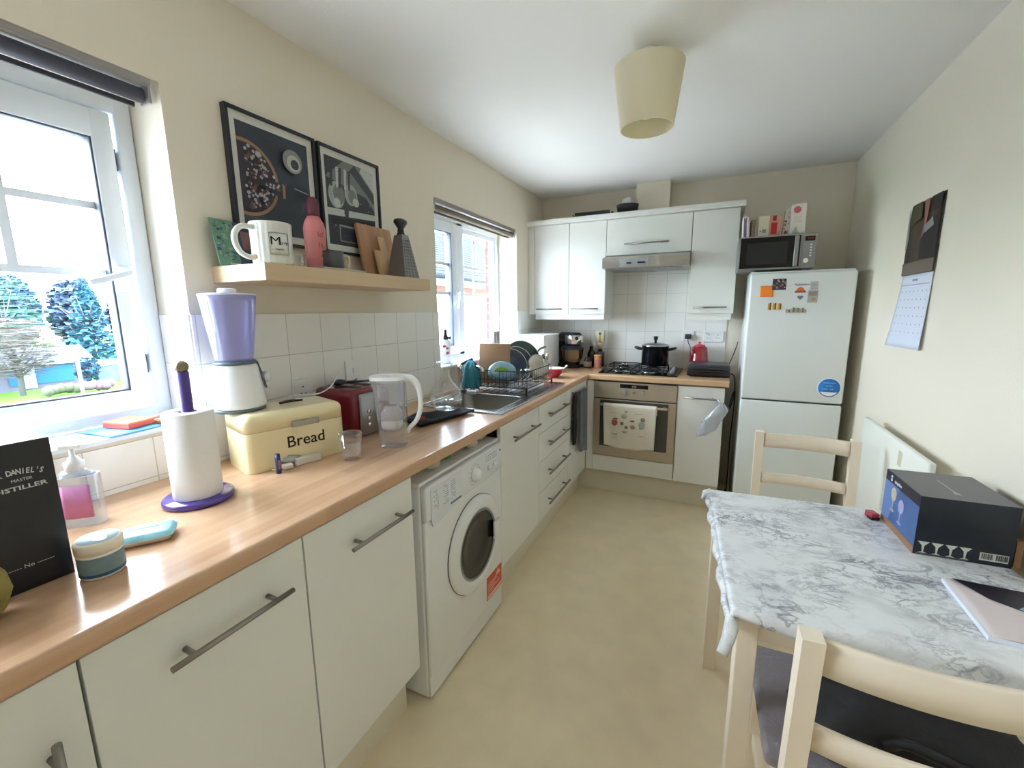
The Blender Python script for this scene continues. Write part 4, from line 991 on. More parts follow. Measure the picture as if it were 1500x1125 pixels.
m = MB(); m.ctube([(-0.086, -0.01, 0.006), (-0.10, -0.008, 0.004), (-0.11, 0.004, 0.003), (-0.10, 0.02, 0.003)], 0.0025, n=6); m.build('cord', mat('ivory_plastic', (224, 218, 206), .4), t)
t = thing('foil_packet', 'crumpled silver foil packet behind the white adapter', 'packet', (0.262, 1.075, Z0), 1.2)
m = MB(); m.ball((0, 0.004, 0.017), 0.026, sub=3, sc=(1.15, .45, .62), jit=.25, seed=3); m.build('foil', mat('silver_foil', (176, 176, 172), .3, .8), t)

# tumbler with water
t = thing('tumbler', 'clear glass tumbler half full of water next to the bread bin', 'glass', (0.392, 1.198, Z0))
m = MB(); m.lathe([(0.024, 0), (0.028, 0.003), (0.038, 0.090), (0.0365, 0.090), (0.0270, 0.008), (0, 0.008)], n=40); m.build('glass_wall', CGLASS, t)
m = MB(); m.lathe([(0.0265, 0.0085), (0.0322, 0.052), (0, 0.052)], n=40); m.build('water', WATER, t)

# filter jug
t = thing('filter_jug', 'clear plastic water filter jug with a white lid and curved handle', 'jug', (0.425, 1.372, Z0), 0.42)
def sup(r1, r2, k=3.0, n=36):
    return [(r1*math.copysign(abs(math.cos(a))**(2/k), math.cos(a)), r2*math.copysign(abs(math.sin(a))**(2/k), math.sin(a))) for a in [2*PI*i/n for i in range(n)]]
def jugwall(m, prof, mi=0):
    m._begin(); rings = []
    for r1, r2, z, ox in prof: rings.append([m.bm.verts.new((x+ox, y, z)) for x, y in sup(r1, r2)])
    for a, b_ in zip(rings, rings[1:]):
        for i in range(len(a)): m.bm.faces.new((a[i], a[(i+1) % len(a)], b_[(i+1) % len(a)], b_[i]))
    m.bm.faces.new(rings[0][::-1]); m._end(mi, True)
m = MB(); jugwall(m, [(0.046, 0.036, 0, 0), (0.049, 0.039, 0.01, 0), (0.056, 0.048, 0.20, -0.006), (0.060, 0.052, 0.245, -0.010)]); jw = m.build('jug_wall', CPLAS, t)
m = MB(); jugwall(m, [(0.030, 0.030, 0.062, -0.004), (0.036, 0.034, 0.075, -0.004), (0.036, 0.034, 0.125, -0.004), (0.020, 0.020, 0.150, -0.004)]); m.build('filter_cartridge', mat('white_filter', (226, 226, 224), .4), t)
m = MB(); jugwall(m, [(0.045, 0.038, 0.10, -0.007), (0.050, 0.043, 0.16, -0.008), (0.055, 0.047, 0.235, -0.010)]); m.build('inner_funnel', CPLAS, t)
m = MB(); m.prism([(x-0.010, y) for x, y in sup(0.061, 0.053)], 0.2455, 0.258); m.box(-0.055, 0.0, -0.010, 0.010, 0.258, 0.262, bev=.002); lid = m.build('lid', PLW, t)
m = MB(); m.ctube([(0.045, 0, 0.250), (0.070, 0, 0.247), (0.092, 0, 0.225), (0.102, 0, 0.185), (0.100, 0, 0.135), (0.085, 0, 0.095), (0.062, 0, 0.070), (0.050, 0, 0.05)], 0.010, n=12, rad=[.012, .013, .011, .0095, .009, .0085, .008, .006]); m.build('handle', PLW, t)

# toaster with gadgets
t = thing('toaster', 'deep red toaster with chrome control end behind the filter jug', 'toaster', (0.250, 1.370, Z0), Q)
m = MB(); m.box(0.0, 0.20, 0.012, 0.225, 0.012, 0.188, bev=0.026, seg=5); m.box(0.01, 0.19, 0.02, 0.215, 0, 0.014); m.build('shell', DRED, t)
m = MB(); m.box(0.024, 0.19, 0.0, 0.013, 0.006, 0.170, bev=0.006); cp = m.build('control_end', mat('chrome_grey', (150, 150, 152), .25, .8), t)
for k in range(3):
    m = MB(); m.lathe([(0.008, 0), (0.008, 0.004), (0, 0.006)], n=20, M=TR(0.065, 0, 0.045+k*0.026) @ RX(Q)); m.build('button', CHROME, cp)
m = MB(); m.box(0.12, 0.16, -0.022, 0.0, 0.11, 0.124, bev=.004); m.build('lever', BLACK, cp)
m = MB()
for x in (0.045, 0.120): m.box(x, x+0.030, 0.04, 0.20, 0.1875, 0.1890)
m.build('bread_slot', BLACK, t)
t = thing('headphones', 'tangled dark blue and black gadget lying on top of the toaster', 'gadget', (0.10, 1.44, Z0+0.189), 0)
m = MB(); m.ball((0, 0, 0.013), 0.026, sub=3, sc=(.9, 1.1, .48), jit=.12, seed=1); m.tube([(0.01, 0.02, 0.012), (0.02, 0.05, 0.010), (0.00, 0.09, 0.008), (-0.03, 0.12, 0.006)], 0.005, n=6); m.tube([(0.02, 0.03, 0.008), (0.05, 0.06, 0.012), (0.06, 0.10, 0.008)], 0.004, n=6)
m.build('gadget_body', mat('blue_black_plastic', (28, 38, 54), .35), t)

# carafe on a dark cloth
t = thing('oven_mitt', 'black pot holder with red trim under the glass carafe', 'pot holder', (0.335, 1.775, Z0), 1.30)
m = MB(); m.grid(lambda u, v: ((u-.5)*.33, (v-.5)*(.17-0.03*u), 0.006+0.010*math.sin(u*13)*math.sin(v*4)*(1 if u < .35 else .35)+0.004), 30, 16, thick=0.007); m.build('cloth', mat('black_quilted_cloth', (26, 25, 30), .9, bump=(60, .5)), t)
m = MB(); m.ball((-0.125, -0.03, 0.024), 0.022, sub=3, sc=(1.2, .8, .42), jit=.1); m.build('trim_patch', mat('red_cloth', (150, 30, 52), .9), t)
t = thing('carafe', 'clear round-bellied glass carafe standing on the black pot holder', 'carafe', (0.325, 1.865, Z0+0.022))
m = MB(); m.lathe([(0.045, 0), (0.062, 0.006), (0.077, 0.040), (0.078, 0.065), (0.068, 0.095), (0.045, 0.120), (0.026, 0.142), (0.021, 0.165), (0.022, 0.190), (0.040, 0.222), (0.042, 0.225), (0.038, 0.221), (0.0205, 0.190), (0.0195, 0.165), (0.0245, 0.142), (0.0435, 0.119), (0.0665, 0.094), (0.0765, 0.065), (0.0755, 0.041), (0.060, 0.008), (0, 0.007)], n=48); m.build('glass_wall', CGLASS, t)
m = MB(); m.lathe([(0.058, 0.008), (0.073, 0.036), (0.075, 0.048), (0, 0.048)], n=40); m.build('water', WATER, t)

# ------------------------------------------------------------------ sink, tap, dish rack
SINK = mat('sink_steel', (190, 192, 192), .22, 1.0, noise=(4, .05, (1, 20, 1)))
t = thing('sink', 'stainless steel sink with bowl and ribbed draining board under the window', 'sink', (0.10, 1.935, WZ1), 0)
m = MB(); X1, Y1, zt_ = 0.482, 0.95, 0.0035
bx0, bx1, by0, by1 = 0.045, 0.425, 0.040, 0.410
for x0, x1, y0, y1 in ((0, X1, 0, by0), (0, bx0, by0, by1), (bx1, X1, by0, by1), (0, X1, by1, 0.47)): m.box(x0, x1, y0, y1, 0.0002, zt_)
m.box(0, X1, 0.47, Y1, 0.0002, zt_-0.001)
for q in ((0, X1, 0, 0.012), (0, X1, Y1-0.012, Y1), (0, 0.012, 0.012, Y1-0.012), (X1-0.012, X1, 0.012, Y1-0.012)): m.box(q[0], q[1], q[2], q[3], zt_-0.001, zt_+0.004, bev=0.0035)
m.tube([(bx0, by0+.05, zt_), (bx0+.015, by0+.015, zt_), (bx0+.05, by0, zt_), (bx1-.05, by0, zt_), (bx1-.015, by0+.015, zt_), (bx1, by0+.05, zt_), (bx1, by1-.05, zt_), (bx1-.015, by1-.015, zt_), (bx1-.05, by1, zt_), (bx0+.05, by1, zt_), (bx0+.015, by1-.015, zt_), (bx0, by1-.05, zt_)], 0.0035, n=8, closed=True)
for k in range(9): m.box(0.06+k*0.042, 0.078+k*0.042, 0.50, 0.92, zt_-0.001, zt_+0.002, bev=.0015)
m.build('sink_top', SINK, t)
m = MB(); m._begin()
def rr_(x0, x1, y0, y1, r, z, n=6):
    out = []
    for cx, cy, a in ((x1-r, y1-r, 0), (x0+r, y1-r, Q), (x0+r, y0+r, PI), (x1-r, y0+r, 3*Q)):
        for k in range(n+1): out.append((cx+r*math.cos(a+Q*k/n), cy+r*math.sin(a+Q*k/n), z))
    return out
rings = [rr_(bx0-0.001, bx1+0.001, by0-0.001, by1+0.001, .05, zt_-.001), rr_(bx0, bx1, by0, by1, .05, -0.004), rr_(bx0+.01, bx1-.01, by0+.01, by1-.01, .06, -0.13), rr_(bx0+.03, bx1-.03, by0+.03, by1-.03, .06, -0.15)]
RV = [[m.bm.verts.new(p) for p in r] for r in rings]
for a, b_ in zip(RV, RV[1:]):
    for i in range(len(a)): m.bm.faces.new((a[i], a[(i+1) % len(a)], b_[(i+1) % len(a)], b_[i]))
m.bm.faces.new(RV[-1]); m._end(0, True)
m.build('bowl', mat('bowl_steel', (150, 148, 142), .3, 1.0), t)
m = MB(); m.lathe([(0.035, -0.1495), (0.035, -0.147), (0.012, -0.1475), (0, -0.1475)], c=(0.235, 0.225, 0), n=28); m.build('drain', CHROME, t)

t = thing('mixer_tap', 'chrome mixer tap behind the sink, draped with the teal cloth', 'tap', (0.062, 2.42, Z0), 0)
m = MB(); m.lathe([(0.024, 0), (0.024, 0.006), (0.018, 0.012), (0.018, 0.11), (0.021, 0.115), (0.021, 0.150), (0.016, 0.158), (0, 0.16)], n=28); m.build('tap_body', CHROME, t)
m = MB(); m.ctube([(0.01, 0, 0.09), (0.05, -0.01, 0.125), (0.11, -0.02, 0.150), (0.16, -0.03, 0.146), (0.175, -0.033, 0.125)], 0.010, n=12); m.build('spout', CHROME, t)
m = MB(); m.ctube([(0.0, 0, 0.155), (0.03, 0.01, 0.175), (0.075, 0.02, 0.190)], 0.008, n=10, rad=[.010, .009, .012]); m.build('lever', BLACK, t)
t = thing('dish_cloth', 'teal dish cloth draped over the tap', 'cloth', (0.10, 2.40, Z0+0.0), 0.0)
def cl_fn(u, v):
    a = (u-.5)
    s_ = v*2-1
    z = 0.197-0.165*abs(s_)**1.25-0.008
    sp_ = 0.20+0.8*abs(s_)**.6
    x = 0.045+a*0.13*sp_ + 0.02*s_
    y = (-0.028 if s_ > 0 else 0.034)*min(1, abs(s_)*3)+0.012*math.sin(u*14+v*3)*abs(s_) - .01*s_
    return (x, y, max(z, 0.008))
m = MB(); m.grid(cl_fn, 26, 30, thick=0.003); m.build('cloth', mat('teal_cloth', (72, 148, 168), .95, bump=(120, .5)), t)
t = thing('scourer', 'white scourer lying on the sink edge below the teal cloth', 'sponge', (0.205, 2.295, Z0+0.0075), 0.3)
m = MB(); m.box(-0.025, 0.03, -0.014, 0.014, 0.0005, 0.020, bev=.004); m.build('sponge_body', mat('white_sponge', (226, 230, 230), .9), t)

WIRE = mat('black_wire', (34, 36, 38), .35)
RX0, RX1, RY0, RY1, RZ0, RZ1 = 0.14, 0.492, 2.44, 2.865, 0.010, 0.125
t = thing('dish_rack', 'black wire dish rack on the draining board', 'dish rack', (0, 0, WZ1+0.0045))
m = MB()
def loop(z, x0=RX0, x1=RX1, y0=RY0, y1=RY1, r=0.003): m.tube([(x0, y0, z), (x1, y0, z), (x1, y1, z), (x0, y1, z)], r, n=6, closed=True)
loop(RZ1); loop(0.070); loop(0.026)
for k in range(15):
    x = RX0+(RX1-RX0)*k/14; m.tube([(x, RY0, RZ1), (x, RY0, 0.026), (x, RY1, 0.026), (x, RY1, RZ1)], 0.0018, n=5)
for k in range(12):
    y = RY0+(RY1-RY0)*(k+.5)/12; m.tube([(RX0, y, RZ1), (RX0, y, 0.026), (RX1, y, 0.026), (RX1, y, RZ1)], 0.0018, n=5)
for k in range(9):
    y = 2.50+k*0.034; m.tube([(0.20, y, 0.026), (0.20, y+0.006, 0.085), (0.206, y+.01, 0.026)], 0.0017, n=5); m.tube([(0.33, y, 0.026), (0.33, y+0.006, 0.085), (0.336, y+.01, 0.026)], 0.0017, n=5)
m.build('wire_frame', WIRE, t)
m = MB()
for x in (RX0, RX1):
    for y in (RY0, RY1): m.cyl((x, y, 0.0005), (x, y, 0.034), 0.006, n=10)
m.build('foot', mat('black_rubber_foot', (22, 24, 26), .7), t)
DR = WZ1+0.0045
t = thing('chopping_board', 'brown wooden chopping board propped at the back of the dish rack', 'chopping board', (0.146, 2.540, DR+.022), 0, rot=(-0.08, 0, 0.10))
m = MB(); m.box(-0.02, 0.185, -0.018, -0.002, 0.006, 0.255, bev=0.006, seg=3); m.build('board', mat('aged_board', (170, 132, 98), .5, noise=(4, .14, (1, 1, 5))), t)
t = thing('plastic_tub', 'pale blue food tub with a green leaf picture in the front of the dish rack', 'tub', (0.300, 2.510, DR+0.112), 0, rot=(1.25, 0, 0.45))
m = MB(); m.lathe([(0.066, 0.058), (0.072, 0.054), (0.082, 0.002), (0.086, 0.0), (0.086, -0.003), (0.080, -0.002), (0.066, 0.054), (0.0, 0.055)], n=40, sy=.72); b_ = m.build('tub_body', mat('pale_blue_tub', (150, 190, 216), .35), t)
m = MB(); m.prism([(0.03*math.cos(a)*(1+.3*math.cos(2*a)), 0.016*math.sin(a)) for a in [2*PI*k/20 for k in range(20)]], 0.0585, 0.0592, 0); m.prism([(-0.062, -0.02), (-0.02, -0.03), (-0.015, 0.03), (-0.055, 0.025)], 0.0582, 0.0587, 1); m.build('label', [mat('leaf_green', (128, 180, 72), .5), mat('mint_panel', (176, 214, 208), .5)], t)
def plate(label, y, tilt, r, mats, x=0.300, cat='plate', rz=0.0, nm='plate', dz=0.030):
    t = thing(nm, label, cat, (x, y, DR+dz+r*0.0), 0, rot=(Q-tilt, 0, rz), group='plates in the dish rack' if nm == 'plate' else None)
    m = MB(); m.lathe([(0, 0.0), (r*0.55, 0.0), (r*0.62, 0.004), (r, 0.018), (r*1.0, 0.0205), (r*0.97, 0.0205), (r*0.60, 0.0075), (r*.55, 0.004), (0, 0.004)], c=(0, r, 0), n=44, mi=0)
    m.lathe([(r*0.998, 0.0207), (r*0.965, 0.0212)], c=(0, r, 0), n=44, mi=1, caps=False)
    m.lathe([(0, 0.0045), (r*.56, 0.0045), (r*.6, 0.008), (r*.955, 0.0208)], c=(0, r, 0), n=44, mi=2, caps=False)
    m.build('plate_disc', mats, t); return t
NAVY = mat('navy_glaze', (46, 66, 92), .15); RIM = mat('white_rim', (226, 226, 222), .2); DGRN = mat('dark_green_glaze', (36, 74, 70), .15)
t_ = plate('pink melamine plate standing behind the dark plates in the rack', 2.660, 0.30, 0.110, [mat('pink_melamine', (236, 142, 162), .3)]*3, x=0.270, rz=0.6)
plate('navy plate with white rim, nearest of the dark plates in the rack', 2.610, 0.32, 0.108, [NAVY, RIM, NAVY], x=0.325, rz=0.85)
plate('navy plate with white rim, second of the dark plates in the rack', 2.645, 0.32, 0.114, [NAVY, RIM, NAVY], x=0.345, rz=0.85)
t_ = plate('dark green plate with a pinkish food picture, rightmost in the rack', 2.690, 0.30, 0.132, [DGRN, RIM, DGRN], x=0.365, rz=0.85)
m = MB(); rr = random.Random(12)
for k in range(14): m.ball((rr.uniform(-.02, .07), 0.12+rr.uniform(0.0, .085), 0.014), rr.uniform(.010, .022), sub=2, sc=(1, 1, .08), mi=k % 3)
m.build('print', [mat('pr_salmon', (190, 120, 104), .4), mat('pr_tan', (186, 160, 124), .4), mat('pr_brown', (96, 66, 58), .4)], t_)
t = thing('saucepan', 'steel saucepan with lid upside down at the right of the dish rack', 'saucepan', (0.445, 2.760, DR+0.035), 0, rot=(1.15, 0, 0.95))
m = MB(); m.lathe([(0.080, 0.0), (0.084, 0.002), (0.080, 0.006), (0.078, 0.060), (0.070, 0.070), (0, 0.072)], c=(0, 0.085, -0.03), n=40); m.build('pan_body', mat('dull_steel', (196, 190, 178), .3, .9), t)
m = MB(); m.ctube([(0.02, 0.165, 0.0), (0.03, 0.185, 0.004), (0.055, 0.205, 0.010), (0.10, 0.215, 0.012)], 0.008, n=10); m.build('handle', mat('dull_steel_handle', (150, 146, 136), .3, .9), t)
t = thing('glass_jar', 'clear glass jar upside down in the middle of the dish rack', 'jar', (0.410, 2.600, DR+0.030), 0.2)
m = MB(); m.lathe([(0.032, 0), (0.036, 0.01), (0.036, 0.085), (0.030, 0.092), (0, 0.093)], n=32, caps=False); m.build('glass_wall', CGLASS, t)
t = thing('cutlery_holder', 'pale cutlery basket hooked on the right end of the dish rack', 'cutlery holder', (0.455, 2.805, DR+0.030), 0)
m = MB(); m.lathe([(0.028, 0), (0.034, 0.09), (0.033, 0.09), (0.027, 0.004), (0, 0.003)], n=28); m.build('holder_cup', mat('pale_holder', (206, 196, 176), .4), t)
for i, (dx, dy, h_, nm) in enumerate(((0.008, 0.006, 0.165, 'spoon'), (-0.010, 0.010, 0.150, 'spoon'), (0.012, -0.012, 0.172, 'spoon'))):
    t = thing('spoon', ('steel spoon at the back of the cutlery basket', 'short steel spoon at the left of the cutlery basket', 'tall steel spoon at the right front of the cutlery basket')[i], 'spoon', (0.455+dx, 2.805+dy, DR+0.036), 0, 'spoons in the cutlery basket', rot=(0.10*(i-1), 0.10-0.04*i, 0))
    m = MB(); m.cyl((0, 0, 0), (0, 0, h_-0.04), 0.0025, n=8); m.ball((0, 0, h_-0.022), 0.016, sub=3, sc=(.85, .3, 1.35)); m.build('spoon_body', CHROME, t)
t = thing('ladle', 'steel serving spoon resting across the front right of the dish rack', 'spoon', (0.47, 2.52, DR+0.1305), 0.6)
m = MB(); m.ctube([(0, 0, 0.0), (0.03, 0.06, 0.010), (0.05, 0.12, 0.012), (0.06, 0.19, 0.0)], 0.0035, n=8); m.ball((-0.008, -0.018, 0.002), 0.026, sub=3, sc=(.8, 1.1, .3)); m.build('spoon_body', CHROME, t)

# sill things
SZ = 1.1095
t = thing('spray_bottle', 'white bottle with red print and a black cap on the sill over the sink', 'bottle', (-0.075, 2.468, SZ), 0.5)
m = MB(); m.lathe([(0.026, 0), (0.030, 0.004), (0.030, 0.130), (0.022, 0.146), (0.014, 0.150)], n=32, sy=.75); m.build('bottle_body', PLW, t)
m = MB(); m.lathe([(0.016, 0.150), (0.017, 0.168), (0.012, 0.180), (0.010, 0.210), (0.006, 0.213)], n=20); m.box(-0.006, 0.034, -0.007, 0.007, 0.150, 0.168, bev=.003); m.build('cap', BLACK, t)
for x, z, r in ((-0.004, 0.108, .012), (0.010, 0.096, .010), (0.012, 0.066, .011), (0.002, 0.056, .007)):
    m = MB(); m.ball((x, -0.0215, z), r, sub=2, sc=(1, .12, .8)); m.build('berry_print', mat('raspberry_print', (176, 48, 78), .5), t)
t = thing('candle', 'left one of two slim grey-brown canisters on the sill by the window edge', 'canister', (-0.09, 3.165, SZ), 0)
m = MB(); m.lathe([(0.020, 0), (0.020, 0.165), (0.018, 0.168), (0, 0.168)], n=24); m.build('canister_body', mat('taupe_tin', (128, 122, 116), .3, .4), t)
t2 = t.copy(); COL.objects.link(t2); t2.location = (-0.09, 3.215, SZ); t2['label'] = 'right one of two slim grey-brown canisters on the sill by the window edge'
c2 = t.children[0].copy(); COL.objects.link(c2); c2.parent = t2
for q_ in (t, t2): q_['group'] = 'canisters on the window sill'

t = thing('envelope', 'bright blue envelope lying on the near window sill', 'envelope', (-0.055, 0.790, SZ), 0.1)
m = MB(); m.grid(lambda u, v: ((u-.5)*.145, (v-.5)*.13, 0.0016+0.003*abs(math.sin(u*3))), 6, 6, thick=.001); m.build('paper', mat('blue_paper', (104, 170, 222), .6), t)
t = thing('sticky_notes', 'thick orange block of sticky notes on the blue envelope', 'note pad', (-0.065, 0.812, SZ+0.0062), 0.25)
m = MB(); m.box(-0.045, 0.045, -0.036, 0.036, 0, 0.017, 0, bev=.001); m.box(-0.0452, 0.0452, -0.0362, 0.0362, 0.0004, 0.0125, 1); m.build('pad', [mat('neon_orange', (255, 150, 92), .7), mat('neon_coral', (246, 104, 92), .7)], t)
t = thing('wooden_stick', 'thin wooden stick lying on the sill behind the sticky notes', 'stick', (-0.115, 0.885, SZ), 0.0)
m = MB(); m.box(-0.004, 0.004, -0.050, 0.045, 0, 0.005, bev=.001, M=RZ(0.35)); m.build('stick_body', mat('stick_wood', (196, 158, 118), .6), t)
t = thing('cork_block', 'small brown cork block at the right end of the near sill', 'cork', (-0.035, 0.890, SZ), 0.2)
m = MB(); m.box(-0.013, 0.013, -0.030, 0.030, 0, 0.013, bev=.002); m.build('cork_body', mat('cork', (184, 116, 84), .8), t)

# ------------------------------------------------------------------ far corner of the worktop
t = thing('bread_maker', 'white boxy countertop appliance in the left back corner under the wall cabinets', 'appliance', (0.030, 3.300, Z0), 0)
m = MB(); m.box(0, 0.245, 0, 0.34, 0.006, 0.292, bev=0.010, seg=3)
for x in (0.03, 0.21):
    for y in (0.03, 0.30): m.cyl((x, y, 0), (x, y, 0.008), .01, n=10)
m.build('housing', mat('appliance_white', (222, 226, 228), .3), t)
m = MB(); m.box(0.06, 0.12, 0.015, 0.06, 0.2915, 0.2935, bev=.0008); m.build('vent', DARK, t)
m = MB(); m.box(0.168, 0.188, -0.0015, 0.0005, 0.150, 0.182); m.build('logo_badge', INK, t)
t = thing('mixing_bowl', 'small red bowl with white inside and a lip on the worktop corner', 'bowl', (0.415, 3.118, Z0), 0)
m = MB(); m.lathe([(0.034, 0), (0.038, 0.004), (0.066, 0.035), (0.073, 0.066), (0.0735, 0.068)], n=44, mi=0, caps=False); m.lathe([(0, 0.006), (0.034, 0.008), (0.063, 0.036), (0.070, 0.067), (0.0735, 0.068)], n=44, mi=1, caps=False); m.lathe([(0, 0), (0.034, 0)], n=44, mi=0, caps=False); m.build('bowl_body', [mat('red_bowl', (166, 34, 50), .25), PLW], t)
m = MB(); m.ctube([(0.064, 0.02, 0.058), (0.080, 0.026, 0.072), (0.094, 0.030, 0.088)], 0.006, n=8, rad=[.004, .005, .007]); m.build('lip_handle', PLW, t)
t = thing('stand_mixer', 'black stand mixer with a steel bowl in the back corner', 'stand mixer', (0.360, 3.745, Z0), -0.75)
m = MB(); m.lathe([(0.095, 0), (0.100, 0.005), (0.098, 0.018), (0.06, 0.026), (0, 0.026)], n=36); m.box(-0.17, -0.05, -0.055, 0.055, 0, 0.022, bev=.010); m.box(-0.175, -0.105, -0.042, 0.042, 0.018, 0.235, bev=.018, seg=3); m.build('stand', mat('mixer_black', (26, 30, 38), .25), t)
m = MB(); m.box(-0.165, 0.105, -0.055, 0.055, 0.205, 0.295, bev=.035, seg=4); hd = m.build('mixer_head', mat('mixer_black', (26, 30, 38)), t)
m = MB(); m.lathe([(0.074, 0.198), (0.078, 0.203), (0.0785, 0.268), (0.072, 0.276), (0, 0.277)], c=(0.035, 0.0, 0), n=40); m.build('steel_band', CHROME, hd)
m = MB(); m.cyl((0.105, -0.02, 0.25), (0.128, -0.03, 0.25), .014, n=20); m.build('knob', BLACK, hd)
m = MB(); m.lathe([(0.045, 0.030), (0.058, 0.034), (0.084, 0.085), (0.093, 0.155), (0.096, 0.157), (0.091, 0.157), (0.082, 0.085), (0, 0.04)], c=(0.03, -0.012, 0), n=44); m.lathe([(0.055, 0.0262), (0.056, 0.040)], c=(.03, -.012, 0), n=40, mi=0); m.build('bowl', mat('mixer_bowl_steel', (176, 168, 154), .2, 1.0), t)
m = MB(); m.lathe([(0.098, 0.158), (0.098, 0.172), (0.060, 0.195), (0, 0.196)], c=(0.03, -0.012, 0), n=40); m.build('splash_guard', mat('blue_black_guard', (30, 34, 56), .3), t)
t = thing('spice_jar', 'small dark brown jar with a beige label beside the stand mixer', 'jar', (0.508, 3.712, Z0), 0)
m = MB(); m.lathe([(0.030, 0), (0.033, 0.004), (0.033, 0.060), (0.024, 0.078), (0.020, 0.086), (0, 0.087)], n=28); m.build('jar_body', mat('brown_glass', (60, 40, 34), .2), t)
m = MB(); m.lathe([(0.0335, 0.012), (0.0335, 0.056)], n=28, caps=False); m.build('label', mat('beige_label', (142, 124, 108), .6), t)
t = thing('sauce_bottle', 'dark brown sauce bottle behind the small jar', 'bottle', (0.50, 3.86, Z0), 0)
m = MB(); m.lathe([(0.032, 0), (0.034, 0.004), (0.034, 0.11), (0.018, 0.14), (0.015, 0.17), (0, 0.172)], n=28); m.build('bottle_body', mat('dark_brown_glass', (44, 28, 24), .15), t)
t = thing('spice_tub', 'round tub with orange top and pink label left of the hob', 'tub', (0.585, 3.748, Z0), 0)
m = MB(); m.lathe([(0.028, 0), (0.030, 0.003), (0.030, 0.090), (0.028, 0.092), (0, 0.092)], n=32, mi=0); m.lathe([(0.0305, 0.012), (0.0305, 0.070)], n=32, caps=False, mi=1); m.build('tub_body', [mat('tub_orange', (208, 146, 88), .5), mat('tub_pink', (196, 128, 116), .5, noise=(40, .2))], t)
m = MB(); m.lathe([(0.031, 0.0925), (0.031, 0.108), (0.029, 0.110), (0, 0.110)], n=32); m.build('lid', mat('tub_lid', (222, 176, 116), .4), t)
t = thing('storage_jar', 'dark storage tin carrying the upturned squeezy bottle', 'tin', (0.575, 3.865, Z0), 0)
m = MB(); m.lathe([(0.036, 0), (0.036, 0.128), (0.034, 0.130), (0, 0.130)], n=32); m.build('tin_body', mat('dark_tin', (70, 52, 46), .4), t)
t = thing('squeezy_bottle', 'pale yellow squeezy sauce bottle standing on its cap left of the hob', 'bottle', (0.575, 3.865, Z0+0.1305), 0)
m = MB(); m.lathe([(0.019, 0), (0.019, 0.020), (0, 0.021)], n=24); m.build('cap', DARK, t)
m = MB(); m.lathe([(0.015, 0.0215), (0.022, 0.045), (0.040, 0.090), (0.042, 0.150), (0.038, 0.176), (0, 0.180)], n=36, sy=.55); m.build('bottle_body', mat('mayo_cream', (216, 208, 180), .3), t)
m = MB(); m.grid(lambda u, v: (-0.024+.048*u, -0.0235+0.010*(2*u-1)**2, 0.075+0.070*v), 10, 4, thick=.0005, mi=0); m.grid(lambda u, v: (-0.026+.052*u, -0.0240+0.010*(2*u-1)**2, 0.142+0.018*v), 10, 2, thick=.0005, mi=1); m.build('label', [mat('mustard_label', (178, 158, 88), .5), mat('olive_dark_label', (92, 84, 72), .5)], t)

t = thing('kettle', 'glossy red kettle behind the black contact grill', 'kettle', (1.362, 3.855, Z0), 0.45)
m = MB(); m.lathe([(0.072, 0.012), (0.074, 0.02), (0.071, 0.07), (0.056, 0.185), (0.050, 0.192), (0, 0.192)], n=44); m.build('kettle_body', RED, t)
m = MB(); m.lathe([(0.074, 0), (0.076, 0.003), (0.076, 0.0115)], n=40); m.build('power_base', BLACK, t)
m = MB(); m.lathe([(0.044, 0.1925), (0.038, 0.204), (0.015, 0.211), (0, 0.212)], n=36); m.ball((0, 0, 0.222), 0.010, sub=3); m.build('lid', mat('pinkish_red', (196, 70, 86), .25), t)
m = MB(); m.ctube([(0.03, 0.045, 0.185), (0.036, 0.080, 0.180), (0.038, 0.088, 0.12), (0.032, 0.075, 0.055), (0.03, 0.064, 0.04)], 0.008, n=10); m.build('handle', BLACK, t)
m = MB(); m.ctube([(-0.045, -0.025, 0.150), (-0.060, -0.032, 0.168), (-0.070, -0.036, 0.176)], 0.010, n=10, rad=[.016, .012, .008]); m.build('spout', RED, t)
t = thing('contact_grill', 'black contact grill at the right end of the worktop', 'grill', (1.295, 3.520, Z0), 0)
m = MB(); m.box(0.0, 0.285, 0.0, 0.25, 0.006, 0.040, bev=.008)
for x in (0.03, 0.25):
    for y in (0.03, 0.22): m.cyl((x, y, 0), (x, y, 0.01), .012, n=10)
m.build('lower_body', mat('grill_black', (20, 20, 22), .3), t)
m = MB(); m.box(0.003, 0.282, 0.003, 0.247, 0.0445, 0.088, bev=.014, seg=3); up = m.build('upper_body', mat('grill_dark', (46, 48, 52), .35), t)
m = MB(); m.box(0.02, 0.27, 0.0, 0.24, 0.0405, 0.0442); m.build('grill_plate', mat('tan_strip', (120, 108, 92), .4, .6), t)
m = MB(); m.box(0.035, 0.250, -0.028, -0.006, 0.052, 0.070, bev=.007); m.box(0.045, 0.065, -0.010, 0.01, 0.054, 0.068); m.box(0.22, 0.24, -0.010, 0.01, 0.054, 0.068); m.build('handle', mat('grill_handle', (34, 36, 44), .25), up)
t = thing('black_cable', 'black cable looping down the gap between worktop and fridge', 'cable', (1.585, 3.60, 0.9), 0)
m = MB(); m.ctube([(0.0, 0.02, 0.075), (0.022, 0.0, 0.06), (0.03, -0.04, -0.01), (0.024, -0.08, -0.09), (0.004, -0.10, -0.16), (0.010, -0.08, -0.10), (0.034, -0.02, -0.04), (0.036, 0.02, -0.20), (0.030, 0.05, -0.42), (0.034, 0.10, -0.70), (0.034, 0.16, -0.893), (0.03, 0.25, -0.8945)], 0.0045, n=7); m.build('cable_body', BLACK, t)
t = thing('black_cable', 'black cable rising from the grill to the wall behind the fridge', 'cable', (1.575, 3.70, 1.0), 0)
